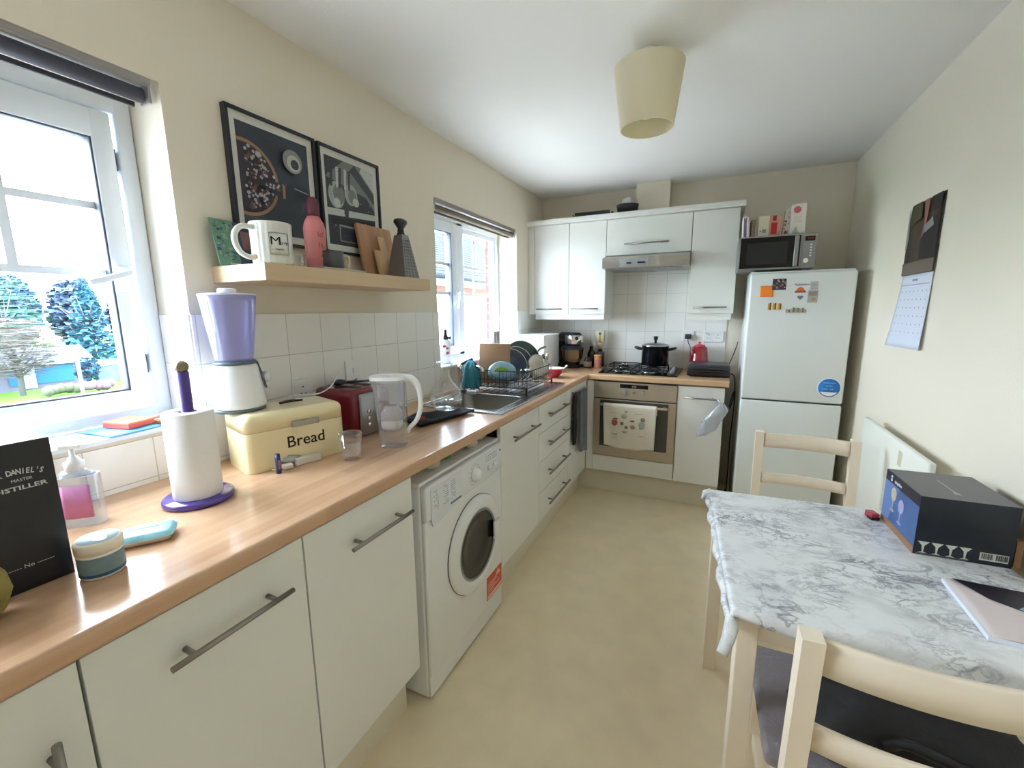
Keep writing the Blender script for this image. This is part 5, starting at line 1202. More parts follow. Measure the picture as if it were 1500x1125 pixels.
m = MB(); m.ctube([(-0.012, 0.03, -0.002), (0.0, 0.06, 0.03), (0.025, 0.13, 0.09), (0.045, 0.19, 0.15), (0.055, 0.262, 0.18)], 0.0035, n=7); m.build('cable_body', BLACK, t)

def socket(label, cx, cz, w_, wall, n=2, plug=False):
    if wall == 'left': t = thing('wall_socket', label, 'socket', (0.0075, cx, cz), Q)
    else: t = thing('wall_socket', label, 'socket', (cx, L-0.0075, cz), 0)
    m = MB(); m.box(-w_/2, w_/2, -0.010, 0, -0.043, 0.043, bev=.003); m.build('face_plate', PLW, t)
    m = MB()
    if n == 0: m.box(-0.006, 0.006, -0.014, -0.0095, -0.012, 0.012, bev=.002); m.build('switch', PLW, t); return t
    for k in range(n):
        x = (k-(n-1)/2)*0.062
        m.box(x-0.004, x+0.004, -0.0105, -0.0095, 0.012, 0.016); m.box(x-0.013, x-0.006, -0.0105, -0.0095, -0.012, -0.009); m.box(x+0.006, x+0.013, -0.0105, -0.0095, -0.012, -0.009)
    m.build('socket_hole', INK, t)
    m = MB()
    for k in range(n): 
        x = (k-(n-1)/2)*0.062; m.box(x+(0.018 if n == 1 else 0.02*(1 if k else -1))-0.004, x+(0.018 if n == 1 else 0.02*(1 if k else -1))+0.004, -0.013, -0.010, 0.018, 0.030, bev=.001)
    m.build('switch', PLW, t)
    return t
socket('white wall socket partly hidden behind the bread bin', 1.335, 1.135, 0.086, 'left', 1)
socket('white wall switch on the tiles above the toaster', 1.600, 1.180, 0.086, 'left', 0)
socket('white double wall socket to the right of the red kettle', 1.455, 1.218, 0.146, 'back')
socket('white wall socket behind the plug, left of the red kettle', 1.270, 1.222, 0.086, 'back', 1)
t = thing('black_plug', 'dark plug with a cord on the back wall between pot and kettle', 'plug', (1.270, L-0.0185, 1.218), 0)
m = MB(); m.box(-0.024, 0.024, -0.034, 0, -0.020, 0.020, bev=.008, seg=3); m.build('plug_body', DARK, t)
m = MB(); m.ctube([(0.0, -0.03, -0.018), (0.006, -0.036, -0.05), (0.02, -0.03, -0.08), (0.024, -0.03, -0.14), (0.026, -0.026, -0.2)], 0.003, n=6); m.build('cord', DARK, t)
# ------------------------------------------------------------------ floating shelf and its things
SY0, SY1, SH = 1.056, 1.868, 1.580
t = thing('floating_shelf', 'pale birch floating shelf on the left wall below the two pictures', 'shelf', (0, SY0, SH-0.050), 0)
m = MB(); m.box(0, 0.254, 0, SY1-SY0, 0, 0.050, bev=.001); m.build('board', SHELFW, t)
SHZ = SH+0.0006
def art(name, label, y0, y1, z0, z1, fn):
    t = thing(name, label, 'picture', (0.0005, y0, z0), 0, 'framed prints above the shelf')
    w_, h_ = y1-y0, z1-z0
    fr = 0.010
    m = MB(); m.box(0, 0.022, 0, fr, 0, h_); m.box(0, 0.022, w_-fr, w_, 0, h_); m.box(0, 0.022, fr, w_-fr, 0, fr); m.box(0, 0.022, fr, w_-fr, h_-fr, h_)
    m.build('picture_frame', mat('black_frame', (26, 30, 40), .35), t)
    m = MB(); m.box(0.002, 0.0125, fr, w_-fr, fr, h_-fr); m.build('mount', mat('mount_board', (208, 206, 198), .7), t)
    m = MB(); mats = fn(m, w_, h_); m.build('print', mats, t)
    return t
# print helpers: everything lies in thin layers in front of the mount, local (y, z)
PX = [0.0126]
def lay(m, poly, mi):
    PX[0] += 0.00006
    m.prism(poly, PX[0], PX[0]+0.00025, mi, M=frameM((0, 0, 0), (0, 1, 0), (0, 0, 1)))
def disc(cy, cz, r, a0=0, a1=2*PI, n=40, sz=1.0): return [(cy+r*math.cos(a0+(a1-a0)*k/n), cz+sz*r*math.sin(a0+(a1-a0)*k/n)) for k in range(n if a1-a0 > 6.2 else n+1)]
def rect(y0, y1, z0, z1): return [(y0, z0), (y1, z0), (y1, z1), (y0, z1)]
def clipy(poly, y0):
    out = []
    for i in range(len(poly)):
        a, b = poly[i-1], poly[i]
        if (a[0] >= y0) != (b[0] >= y0):
            k = (y0-a[0])/(b[0]-a[0]); out.append((y0, a[1]+k*(b[1]-a[1])))
        if b[0] >= y0: out.append(b)
    return out
def pizza(m, w_, h_):
    PX[0] = 0.0126
    y0, y1, z0, z1 = 0.033, w_-0.033, 0.036, h_-0.036
    lay(m, rect(y0, y1, z0, z1), 0)
    cy, cz, R_ = 0.052, 0.205, 0.122
    lay(m, clipy(disc(cy, cz, R_), y0), 1); lay(m, clipy(disc(cy, cz, R_-0.011), y0), 2)
    rr = random.Random(21)
    for k in range(150):
        a = rr.uniform(-PI/2, PI/2); r = (R_-0.018)*rr.random()**.5; y = cy+r*math.cos(a); z = cz+r*math.sin(a)
        if y < y0+.007: continue
        lay(m, disc(y, z, rr.uniform(.003, .0065), n=7), rr.choice((3, 3, 4, 5)))
    # the cut slice
    lay(m, [(cy+.01, cz-.004), (cy+R_*1.02, cz-.044), (cy+R_*1.05, cz+.010)], 0)
    lay(m, [(cy+.022, cz-.003), (cy+R_*1.06, cz-.038), (cy+R_*1.10, cz-.010), (cy+R_*1.06, cz+.006)], 2)
    lay(m, [(cy+R_*1.05, cz-.042), (cy+R_*1.13, cz-.040), (cy+R_*1.15, cz+.004), (cy+R_*1.06, cz+.008)], 1)
    for k in range(14): lay(m, disc(cy+R_*rr.uniform(.55, 1.0), cz+rr.uniform(-.022, .0), rr.uniform(.003, .005), n=7), rr.choice((3, 4)))
    # floury board top right with garlic
    lay(m, disc(0.232, 0.300, 0.040), 6); lay(m, disc(0.236, 0.295, 0.028), 7); lay(m, disc(0.240, 0.292, 0.017), 0)
    lay(m, [(0.228, 0.206), (0.290, 0.198), (0.290, 0.202), (0.229, 0.211)], 6)
    for k in range(70): lay(m, disc(rr.uniform(y0+.1, y1-.003), rr.uniform(z0+.01, z1-.01), rr.uniform(.0006, .0016), n=5), 8)
    return [mat('print_slate', (46, 54, 66), .5), mat('print_crust', (150, 118, 88), .5), mat('print_topping', (52, 48, 56), .5), mat('print_feta', (176, 172, 178), .5), mat('print_tomato', (120, 82, 72), .5), mat('print_aubergine', (78, 66, 82), .5), mat('print_flour', (136, 138, 134), .5), mat('print_flour_light', (186, 186, 178), .5), mat('print_speck', (96, 100, 106), .5)]
art('framed_print', 'black framed print of a cut pizza on dark slate, the larger of the two', 1.141, 1.480, 1.676, 2.089, pizza)
def moka(m, w_, h_):
    PX[0] = 0.0126
    y0, y1, z0, z1 = 0.033, w_-0.033, 0.036, h_-0.036
    lay(m, rect(y0, y1, z0, z1), 0)
    lay(m, [(y0, z1-.08), (y0+.10, z1), (y1, z1), (y1, z1-.17), (y1-.05, z1-.12)], 3)
    lay(m, [(y0+.13, z1-.03), (y1, z1-.14), (y1, z1-.10), (y0+.16, z1)], 0)
    lay(m, [(y0+.19, z1-.02), (y1, z1-.09), (y1, z1), (y0+.2, z1)], 5)
    rr = random.Random(31)
    lay(m, disc(0.085, 0.235, 0.042, sz=1.25), 4); lay(m, disc(0.098, 0.24, 0.030, sz=1.3), 3); lay(m, disc(0.085, 0.205, 0.018), 5)
    lay(m, disc(0.165, 0.250, 0.036, sz=1.2), 4); lay(m, disc(0.172, 0.245, 0.024, sz=1.2), 3); lay(m, disc(0.19, 0.225, 0.018), 5)
    for x in (0.055, 0.085, 0.10, 0.128, 0.15): lay(m, [(x, .265), (x+.010, .265), (x+.018, .345), (x+.004, .345)], rr.choice((0, 5, 3)))
    lay(m, [(y0, 0.150), (y1, 0.168), (y1, 0.192), (y0, 0.178)], 5)
    lay(m, [(0.125, .14), (0.14, .14), (.148, .20), (.135, .22), (.118, .20)], 0)
    lay(m, [(y0+.02, 0.118), (y1-.02, 0.130), (y1-.01, 0.160), (y0+.02, .150)], 2)
    lay(m, rect(y0+.055, y1-.045, 0.052, 0.120), 6); lay(m, rect(y0+.06, y1-.05, 0.056, 0.112), 1)
    lay(m, disc(y1-.05, 0.075, .022), 2)
    for k in range(60): lay(m, disc(rr.uniform(y0+.004, y1-.004), rr.uniform(z0+.004, z1-.004), rr.uniform(.001, .003), n=5), rr.choice((0, 2, 3, 5)))
    return [mat('print_charcoal', (54, 58, 64), .5), mat('print_navy', (52, 56, 72), .5), mat('print_dark', (36, 38, 44), .5), mat('print_midgrey', (116, 120, 118), .5), mat('print_steel', (160, 164, 158), .5), mat('print_palegrey', (188, 192, 186), .5), mat('print_silver', (150, 154, 154), .5)]
art('framed_print', 'black framed grey print of coffee equipment, partly behind the pink bottle', 1.494, 1.830, 1.676, 2.089, moka)

t = thing('greeting_card', 'green and blue glossy picture booklet leaning behind the large mug', 'booklet', (0.052, 1.052, SHZ), 0, rot=(0, -0.20, 0.06))
rr = random.Random(6)
m = MB(); m.box(0, 0.004, 0, 0.072, 0.001, 0.148, 0)
for k in range(40):
    y = rr.uniform(0.002, .058); z = rr.uniform(.004, .138); m.box(0.004, 0.0046, y, y+rr.uniform(.004, .013), z, z+rr.uniform(.003, .012), rr.choice((1, 1, 2, 3)))
for k in range(5): m.box(0.0046, 0.0050, 0.034+k*.007, .039+k*.007, 0.004, .012, 4)
m.box(0, 0.004, 0.072, 0.150, 0.001, 0.146, 2); m.box(0.004, 0.0046, 0.092, 0.125, 0.06, 0.12, 5); m.box(0.004, 0.0046, 0.10, 0.148, 0.02, 0.075, 6)
m.build('cover', [mat('card_green', (96, 134, 110), .3, noise=(40, .25)), mat('card_sage', (132, 162, 134), .3), mat('card_navy', (40, 60, 86), .3), mat('card_teal', (60, 100, 112), .3), mat('card_print', (176, 196, 196), .4), mat('card_skin', (132, 92, 88), .4), mat('card_plum', (70, 62, 84), .4)], t)  # dark plum patch is printed on the cover

MUGW = mat('mug_glaze', (222, 222, 214), .15, coat=.3)
t = thing('mug', 'big ribbed white mug with a lettered label at the near end of the shelf', 'mug', (0.182, 1.140, SHZ), -0.32)
t.scale = (1.17, 1.17, .97)
m = MB()
n = 96; prof = [(0.045, 0), (0.0485, 0.004), (0.0495, 0.012), (0.0505, 0.120), (0.0515, 0.128), (0.0500, 0.131)]
m._begin(); rings = []
for r, z in prof:
    ring = []
    for i in range(n):
        a = 2*PI*i/n; k = 0.0
        if 0.006 < z < 0.125: k = 0.0012*(1 if (i//2) % 2 else 0)
        ring.append(m.bm.verts.new(((r-k)*math.cos(a), (r-k)*math.sin(a), z)))
    rings.append(ring)
for a, b_ in zip(rings, rings[1:]):
    for i in range(n): m.bm.faces.new((a[i], a[(i+1) % n], b_[(i+1) % n], b_[i]))
m.bm.faces.new(rings[0][::-1]); m._end(0, True)
m.lathe([(0.050, 0.131), (0.0475, 0.129), (0.0465, 0.010), (0, 0.009)], n=48, caps=False)
m.build('mug_body', MUGW, t)
m = MB(); m.ctube([(0.01, -0.048, 0.112), (0.012, -0.072, 0.112), (0.014, -0.088, 0.092), (0.014, -0.090, 0.062), (0.013, -0.080, 0.034), (0.011, -0.062, 0.022), (0.01, -0.047, 0.024)], 0.0065, n=12, rad=[.009, .008, .0075, .0075, .0075, .008, .009]); m.build('handle', MUGW, t)
LAx = -0.35  # label faces the camera, a little right
m = MB()
m.grid(lambda u, v: (0.0525*math.cos(-0.42+0.90*u), 0.0525*math.sin(-0.42+0.90*u), 0.030+0.066*v), 12, 2, thick=.0006, mi=0)
m.tube([(0.053*math.cos(a), 0.053*math.sin(a), 0.030) for a in [-0.42+0.90*k/12 for k in range(13)]]+[(0.053*math.cos(a), 0.053*math.sin(a), 0.096) for a in [0.48-0.90*k/12 for k in range(13)]], 0.0006, n=5, closed=True, mi=1)
lb = m.build('label', [MUGW, mat('label_line', (140, 140, 134), .6)], t)
def cyl_text(s, size, a0, a1, z, r, mt, par, rz=0, bolds=0.0):
    items = []
    for i, ch in enumerate(s):
        a = a0+(a1-a0)*(i/(max(1, len(s)-1))); items.append((ch, size[i] if isinstance(size, (list, tuple)) else size, frameM((r*math.cos(a), r*math.sin(a), z[i] if isinstance(z, (list, tuple)) else z), (-math.sin(a), math.cos(a), 0), (0, 0, 1)) @ Matrix.Shear('XY', 4, (0.15, 0)) if False else frameM((r*math.cos(a), r*math.sin(a), z[i] if isinstance(z, (list, tuple)) else z), (-math.sin(a), math.cos(a), 0), (0, 0, 1)), bolds))
    return multi_text(items, mt, par)
cyl_text('Mom', (0.036, 0.018, 0.018), -0.15, 0.36, (0.070, 0.066, 0.066), 0.0533, INK, lb)
cyl_text('- mama -', 0.010, -0.30, 0.34, 0.046, 0.0533, mat('faint_print', (130, 130, 124), .6), lb)

t = thing('drinking_glass', 'low clear glass behind the large mug on the shelf', 'glass', (0.165, 1.232, SHZ), 0)
m = MB(); m.lathe([(0.028, 0), (0.031, 0.003), (0.033, 0.045), (0.0315, 0.045), (0.029, 0.006), (0, 0.006)], n=36); m.build('glass_wall', CGLASS, t)
t = thing('pink_bottle', 'matt pink bottle with a dark red cap on the shelf between the prints', 'bottle', (0.168, 1.318, SHZ), -0.25)
t.scale = (.86, .86, .94)
m = MB(); m.lathe([(0.036, 0), (0.039, 0.004), (0.041, 0.10), (0.042, 0.150), (0.036, 0.172), (0.023, 0.194), (0, 0.196)], n=40); m.build('bottle_body', mat('matt_pink', (206, 124, 122), .5), t)
m = MB(); m.lathe([(0.0235, 0.1945), (0.0245, 0.212), (0.0245, 0.238), (0.018, 0.256), (0.010, 0.262), (0, 0.263)], n=32); m.build('cap', mat('maroon_cap', (96, 40, 56), .4), t)
cyl_text('lef', 0.030, -0.16, 0.34, 0.126, 0.0422, mat('brick_ink', (164, 62, 66), .6), t)
cyl_text('fk', 0.026, -0.14, 0.16, 0.088, 0.0418, mat('brick_ink', (164, 62, 66)), t)
m = MB(); m.ball((0.0405, 0.008, 0.052), 0.006, sub=2, sc=(.2, 1, 1)); m.build('print', mat('brick_ink', (164, 62, 66)), t)
t = thing('saucer', 'pale rectangular dish under the small dark mug on the shelf', 'dish', (0.192, 1.378, SHZ), 0)
m = MB(); m.box(-0.052, 0.052, -0.10, 0.10, 0, 0.008, bev=.003); m.build('dish_body', mat('stone_dish', (176, 170, 150), .5), t)
t = thing('mug', 'small dark grey and cream mug in front of the pink bottle', 'mug', (0.208, 1.352, SHZ+0.0086), 0)
m = MB(); m.lathe([(0.034, 0), (0.037, 0.003), (0.038, 0.058), (0.036, 0.058), (0.034, 0.006), (0, 0.006)], n=40); m.build('mug_body', mat('dark_mug', (72, 74, 78), .35), t)
m = MB(); m.ctube([(0.012, 0.034, 0.048), (0.016, 0.056, 0.046), (0.017, 0.060, 0.026), (0.014, 0.052, 0.010), (0.010, 0.034, 0.010)], 0.005, n=8); m.build('handle', mat('cream_mug', (192, 180, 148), .4), t)
t = thing('chopping_board', 'large upright wooden chopping board leaning on the wall over the shelf', 'chopping board', (0.066, 1.652, SHZ), 0, rot=(0, -0.20, 0.0))
m = MB(); m.box(0, 0.018, 0, 0.215, 0.001, 0.235, bev=.004); m.build('board', BOARDW, t)
t = thing('chopping_board', 'small light paddle board in front of the large chopping board', 'chopping board', (0.105, 1.705, SHZ), 0, rot=(0, -0.24, 0.0))
m = MB(); m.box(0, 0.012, 0, 0.125, 0.001, 0.125, 0, bev=.004); m.box(0.001, 0.011, 0.040, 0.082, 0.12, 0.190, 0, bev=.010, seg=3); m.box(-0.0015, -0.0005+.001, 0.0, 0.03, 0.001, 0.12, 1); m.build('board', [BOARDW2, BOARDW], t)
t = thing('grater', 'steel box grater with black handle at the far end of the shelf', 'grater', (0.182, 1.768, SHZ), -0.10)
t.scale = (1.08, 1.08, 1)
m = MB()
b0, b1, hh = 0.052, 0.022, 0.185
P8 = [(-b0, -b0*.8), (b0, -b0*.8), (b0, b0*.8), (-b0, b0*.8)]; Q8 = [(-b1, -b1*.8), (b1, -b1*.8), (b1, b1*.8), (-b1, b1*.8)]
m._begin(); A = [m.bm.verts.new((x, y, 0)) for x, y in P8]; B = [m.bm.verts.new((x, y, hh)) for x, y in Q8]
for i in range(4): m.bm.faces.new((A[i], A[(i+1) % 4], B[(i+1) % 4], B[i]))
m.bm.faces.new(B); m.bm.faces.new(A[::-1]); m._end(0, False)
for k in range(12):
    z = 0.012+k*0.0135; f_ = 1-z/hh; ww = (b1+(b0-b1)*f_)
    for j in range(4):
        y = (-.6+.4*j)*ww*.9; m.ball((ww+.0012, y, z), .0042, sub=1, sc=(.6, 1, 1), mi=0)
    m.ball((0.9*ww, ww*.82, z), .0042, sub=1, mi=1)
m.build('grater_body', [mat('grater_steel', (150, 150, 150), .38, .85), CHROME], t)
m = MB(); m.lathe([(0.022, hh), (0.017, hh+.010), (0.015, hh+.028), (0.026, hh+.042), (0.034, hh+.052), (0.030, hh+.064), (0.012, hh+.070), (0, hh+.070)], n=32, sy=.62, sx=1.0, M=RZ(Q)); m.build('handle', mat('black_green_plastic', (24, 32, 36), .35), t)

# ------------------------------------------------------------------ ceiling lamp
t = thing('ceiling_lamp', 'cream fabric cylinder shade hanging close under the ceiling', 'ceiling lamp', (1.168, 2.055, H), 0)
SHADE = bpy.data.materials.new('cream_shade'); SHADE.use_nodes = True
nt = SHADE.node_tree; b_ = nt.nodes['Principled BSDF']; b_.inputs['Base Color'].default_value = (*lin((244, 237, 214)), 1); b_.inputs['Roughness'].default_value = .8
tl = nt.nodes.new('ShaderNodeBsdfTranslucent'); tl.inputs['Color'].default_value = (*lin((244, 236, 210)), 1); mx = nt.nodes.new('ShaderNodeMixShader'); mx.inputs['Fac'].default_value = .4
nt.links.new(b_.outputs[0], mx.inputs[1]); nt.links.new(tl.outputs[0], mx.inputs[2]); nt.links.new(mx.outputs[0], nt.nodes['Material Output'].inputs['Surface'])
m = MB(); m.lathe([(0.096, -0.278), (0.100, -0.277), (0.1305, -0.062), (0.1305, -0.060), (0.1290, -0.060), (0.0975, -0.276), (0.096, -0.278)], n=64, caps=False); m.build('lamp_shade', SHADE, t)
m = MB(); m.lathe([(0.026, -0.028), (0.030, -0.010), (0.029, -0.0003), (0, -0.0003)], n=32); m.cyl((0, 0, -0.12), (0, 0, -0.028), 0.004)
for k in range(3): m.tube([(0, 0, -0.10), (0.1285*math.cos(k*2.1), 0.1285*math.sin(k*2.1), -0.064)], .0015, n=5)
m.build('ceiling_rose', PLW, t)
m = MB(); m.cyl((0, 0, -0.15), (0, 0, -0.115), 0.020, n=20); m.build('bulb_holder', PLW, t)
m = MB(); m.lathe([(0, -0.245), (0.016, -0.24), (0.028, -0.215), (0.026, -0.19), (0.014, -0.160), (0.013, -0.150)], n=28); m.build('bulb', mat('frosted_bulb', (240, 240, 236), .25), t)

# ------------------------------------------------------------------ right wall: calendar, radiator
t = thing('wall_calendar', 'wall calendar with a dark photo above a white month page', 'calendar', (W, 2.545, 1.58), 0)
CG = [mat('cal_brown', (70, 58, 48), .4, noise=(9, .5)), mat('cal_grey', (142, 140, 138), .4), mat('cal_dark', (36, 32, 34), .4), mat('cal_rose', (150, 96, 90), .4), mat('cal_olive', (72, 68, 44), .4), mat('cal_tan', (110, 94, 84), .4)]
m = MB(); m.grid(lambda u, v: (-0.0025-0.004*math.sin(PI*v)-0.006*(1-v)**4, 0.33*u, 0.312*v), 10, 14, thick=.0012, mi=0)
def shp(poly, mi, x=-0.0105): m.prism(poly, 0, .0004, mi, M=frameM((x, 0, 0), (0, 1, 0), (0, 0, 1)))
shp([(0.31, 0.12), (0.328, 0.12), (0.328, 0.29), (0.318, 0.30), (0.30, 0.17)], 1)
shp([(0.12, 0.31), (0.17, 0.31), (0.15, 0.22), (0.165, 0.15), (0.13, 0.17)], 3, -.0108)
shp([(0.002, 0.06), (0.16, 0.06), (0.17, 0.14), (0.13, 0.18), (0.10, 0.21), (0.002, 0.24)], 2, -.0111)
shp([(0.05, 0.19), (0.13, 0.17), (0.145, 0.20), (0.07, 0.225)], 1, -.0114)
shp([(0.002, 0.25), (0.07, 0.25), (0.10, 0.31), (0.002, 0.31)], 2, -.0117)
shp([(0.18, 0.24), (0.29, 0.22), (0.29, 0.31), (0.19, 0.31)], 4, -.0117)
shp([(0.002, 0.002), (0.327, 0.002), (0.327, 0.055), (0.002, 0.055)], 5, -.0112)
m.build('photo_sheet', CG, t)
m = MB(); m.grid(lambda u, v: (-0.004-0.034*(1-v)**1.4*(0.35+0.65*u), 0.005+0.32*u, -0.325+0.325*v), 10, 14, thick=.0012, mi=0)
m.build('month_page', mat('month_paper', (214, 218, 232), .6), t)
m = MB()
def pg(y, z, x_=0.0): u = (y-.005)/.32; v = (z+.325)/.325; return -0.0055-0.034*(1-v)**1.4*(0.35+0.65*u)-.0006
for r in range(6):
    for c in range(7):
        y = 0.285-c*0.042; z = -0.075-r*0.036; x = pg(y, z); m.box(x-.0004, x, y-.003, y+.003, z-.003, z+.003)
x = pg(.165, -.045); m.box(x-.0008, x+.0008, 0.02, 0.31, -.047, -.044); m.box(x-.0010, x+.0006, 0.145, 0.195, -.030, -.022)
m.build('print', mat('cal_ink', (150, 152, 170), .6), t)

RADW = mat('radiator_enamel', (232, 232, 222), .35)
t = thing('radiator', 'flat white panel radiator low on the right wall behind the table', 'radiator', (W, 2.115, 0), 0)
m = MB(); m.box(-0.085, -0.062, 0, 0.74, 0.28, 0.893, bev=.006); m.build('panel', RADW, t)
for y in (0.10, 0.64):
    m = MB(); m.box(-0.0625, -0.0008, y-0.015, y+.015, 0.34, 0.80); m.build('bracket', RADW, t)
m = MB(); m.cyl((-0.072, -0.030, 0.30), (-0.072, 0.002, 0.30), .012, n=16); m.cyl((-0.072, -0.030, 0.001), (-0.072, -0.030, 0.30), .008, n=12); m.lathe([(0.016, .30), (0.018, .33), (.014, .36), (0, .362)], c=(-.072, -.030, 0), n=20); m.build('valve', PLW, t)
m = MB(); m.box(-0.0856, -0.0850, 0.225, 0.262, 0.80, 0.862); m.build('label', mat('faded_label', (206, 196, 170), .6), t)

# ------------------------------------------------------------------ table with oilcloth
TZ = 0.741
TA = math.radians(4.4)
TC = (1.868, 1.612)
t = thing('dining_table', 'small square cream painted table against the right wall under the marbled cloth', 'table', (TC[0], TC[1], 0), TA)
hx, hy = 0.352, 0.358
m = MB(); m.box(-hx, hx, -hy, hy, TZ-0.020, TZ, bev=.003); m.build('tabletop', SEAT, t)
for sx in (-1, 1):
    for sy in (-1, 1):
        m = MB(); x, y = sx*(hx-0.030), sy*(hy-0.030); m.box(x-.0225, x+.0225, y-.0225, y+.0225, 0, TZ-0.0205, bev=.002); m.build('leg', SEAT, t)
for nm, q in (('apron', (-hx+.053, hx-.053, -hy+.014, -hy+.034)), ('apron', (-hx+.053, hx-.053, hy-.034, hy-.014)), ('apron', (-hx+.014, -hx+.034, -hy+.053, hy-.053)), ('apron', (hx-.034, hx-.014, -hy+.053, hy-.053))):
    m = MB(); m.box(*q, TZ-0.080, TZ-0.0205, bev=.0015); m.build(nm, SEAT, t)
t = thing('tablecloth', 'white and grey marbled oilcloth covering the small table', 'tablecloth', (TC[0], TC[1], TZ+.0006), TA)
m = MB()
def cloth_fn(u, v):
    # u along x, v along y ; extends past the edge and hangs
    EX0, EX1, EY0, EY1 = 0.020, 0.03, 0.135, 0.035
    x = -hx-EX0+(2*hx+EX0+EX1)*u
    ey0 = 0.020+0.115*min(1, max(0, (x+hx)/(2*hx)))**0.9
    y = -hy-ey0+(2*hy+ey0+EY1)*v
    z = 0.0012
    def drop(d, r=0.012):
        # d = distance beyond the edge -> (outward, down)
        if d <= 0: return d, 0.0
        a = min(d/r, Q)
        return r*math.sin(a), r*(1-math.cos(a))+max(0, d-r*Q)
    dx0 = -hx-x; dx1 = x-hx; dy0 = -hy-y; dy1 = y-hy
    zz = 0
    if dx0 > 0: o, k = drop(dx0); x = -hx-o; zz -= k
    if dx1 > 0: o, k = drop(dx1); x = hx+o; zz -= k
    if dy0 > 0:
        o, k = drop(dy0); y = -hy-o-0.006*math.sin(x*21+1)*min(1, k*14)-0.18*k*0.25; zz -= k
    if dy1 > 0: o, k = drop(dy1); y = hy+o; zz -= k
    return (x, y, z+zz)
m.grid(cloth_fn, 90, 90, thick=0.0014); m.build('cloth', MARBLE, t)
m = MB()
pts = [(-hx-.012+.004*math.sin(k*1.7), hy-.002-(2*hy+.03)*k/24, -0.018-0.010*(k/24)**2+.003*math.sin(k*2.3)) for k in range(25)]
pts += [(-hx-.018, -hy-.045, -.050), (-hx-.030, -hy-.060, -.078)]
m.tube(pts, .013, n=10, rad=[.013+.003*math.sin(k*1.1) for k in range(25)]+[.014, .012]); 
m.tube([(-hx-.004, hy+.012, -.006), (-hx-.020, hy+.014, -.020), (-hx-.030, hy+.004, -.045)], .012, n=8, rad=[.008, .014, .009])
m.build('gathered_hem', MARBLE, t)

t = thing('glassware_box', 'dark blue and black cardboard box with wine glass pictures on the table', 'box', (2.010, 1.692, TZ+.0026), 0.045)
BW, BD, BH = 0.206, 0.226, 0.172
m = MB(); m.box(0, BW, 0, BD, 0, BH, 0); b_ = m.build('carton_body', mat('black_blue_card', (18, 24, 34), .35, noise=(16, .35)), t)
m = MB(); m.box(0.0, BW, 0.0, BD, BH+.0001, BH+.0008); m.build('top_face', mat('grey_card_top', (74, 74, 82), .3), t)
m = MB()
def side(poly, mi, x=-0.0006): m.prism(poly, 0, .0005, mi, M=frameM((x, BD, 0), (0, -1, 0), (0, 0, 1)) @ Matrix.Diagonal((1, 1, 1, 1)))
side(rect(0, BD, 0.0, BH), 0); side(rect(0, BD, 0.0, 0.020), 1, -.0010); side(rect(0.0, BD, BH-.032, BH), 2, -.0010)
side([(0.0, .02), (0.05, .02), (0.10, BH-.032), (0, BH-.032)], 3, -.0009)
for cx, cz, k in ((0.070, 0.090, 4), (0.125, 0.072, 5)):
    side(disc(cx, cz+.022, .018, n=20, sz=1.2), k, -.0013); side([(cx-.0025, cz-.03), (cx+.0025, cz-.03), (cx+.0025, cz+.005), (cx-.0025, cz+.005)], k, -.0013); side(disc(cx, cz-.03, .014, n=16, sz=.3), k, -.0013)
m.build('printed_side', [mat('box_blue', (66, 98, 150), .3, noise=(8, .25)), KRAFT, mat('box_indigo', (36, 34, 50), .35), mat('box_lightblue', (96, 128, 186), .3), mat('glass_gold', (190, 176, 150), .4), mat('glass_lilac', (170, 164, 206), .4)], b_)
multi_text([('S', .026, frameM((-.0016, BD-.042, BH-.018), (0, -1, 0), (0, 0, 1)), .0006), ('piegelau', .0145, frameM((-.0016, BD-.088, BH-.019), (0, -1, 0), (0, 0, 1)), .0002)], mat('pale_lettering', (216, 220, 232), .5), b_)
m = MB()
for k in range(4):
    cx = 0.020+k*0.030
    m.prism([(cx-.013, .040), (cx-.003, .028), (cx-.0015, .010), (cx-.010, .006), (cx+.010, .006), (cx+.0015, .010), (cx+.003, .028), (cx+.013, .040)], 0, .0006, 0, M=frameM((0, -.0002, 0), (1, 0, 0), (0, 0, 1)))
m.box(0.140, 0.198, -.0006, -.0001, .012, .034, 0)
x = 0.143
rr = random.Random(14)
while x < 0.196:
    w_ = rr.uniform(.0005, .0016)
    if not 0.166 < x < 0.171: m.box(x, x+w_, -.0010, -.0006, .016, .032, 1)
    x += w_+rr.uniform(.0006, .0014)
m.box(0.005, 0.118, -.0006, -.0001, .0025, .0045, 2)
m.build('printed_front', [mat('label_cream', (196, 196, 184), .6), INK, mat('dim_print', (96, 96, 104), .6)], b_)
m = MB(); m.box(0.095, 0.099, 0.060, 0.160, BH+.0008, BH+.0012); m.prism([(0.088, .045), (.106, .045), (.100, .066), (.094, .066)], BH+.0008, BH+.0012); m.build('print', mat('foil_print', (150, 150, 160), .3), b_)
t = thing('cardboard_sheet', 'brown cardboard flap standing between the dark box and the wall', 'cardboard', (2.2235, 1.712, TZ+.0026), 0.045)
m = MB(); m.box(0, 0.014, 0, 0.20, 0, 0.075); m.build('card', KRAFT, t)
t = thing('red_packet', 'tiny red and black packet behind the left side of the dark box', 'packet', (1.972, 1.905, TZ+.0026), 0.3)
m = MB(); m.box(-0.012, 0.012, -0.018, 0.018, 0, 0.022, 0, bev=.003); m.box(-0.0125, 0.0125, -0.0185, 0.004, 0, 0.010, 1); m.build('packet_body', [mat('packet_red', (184, 58, 66), .4), BLACK], t)

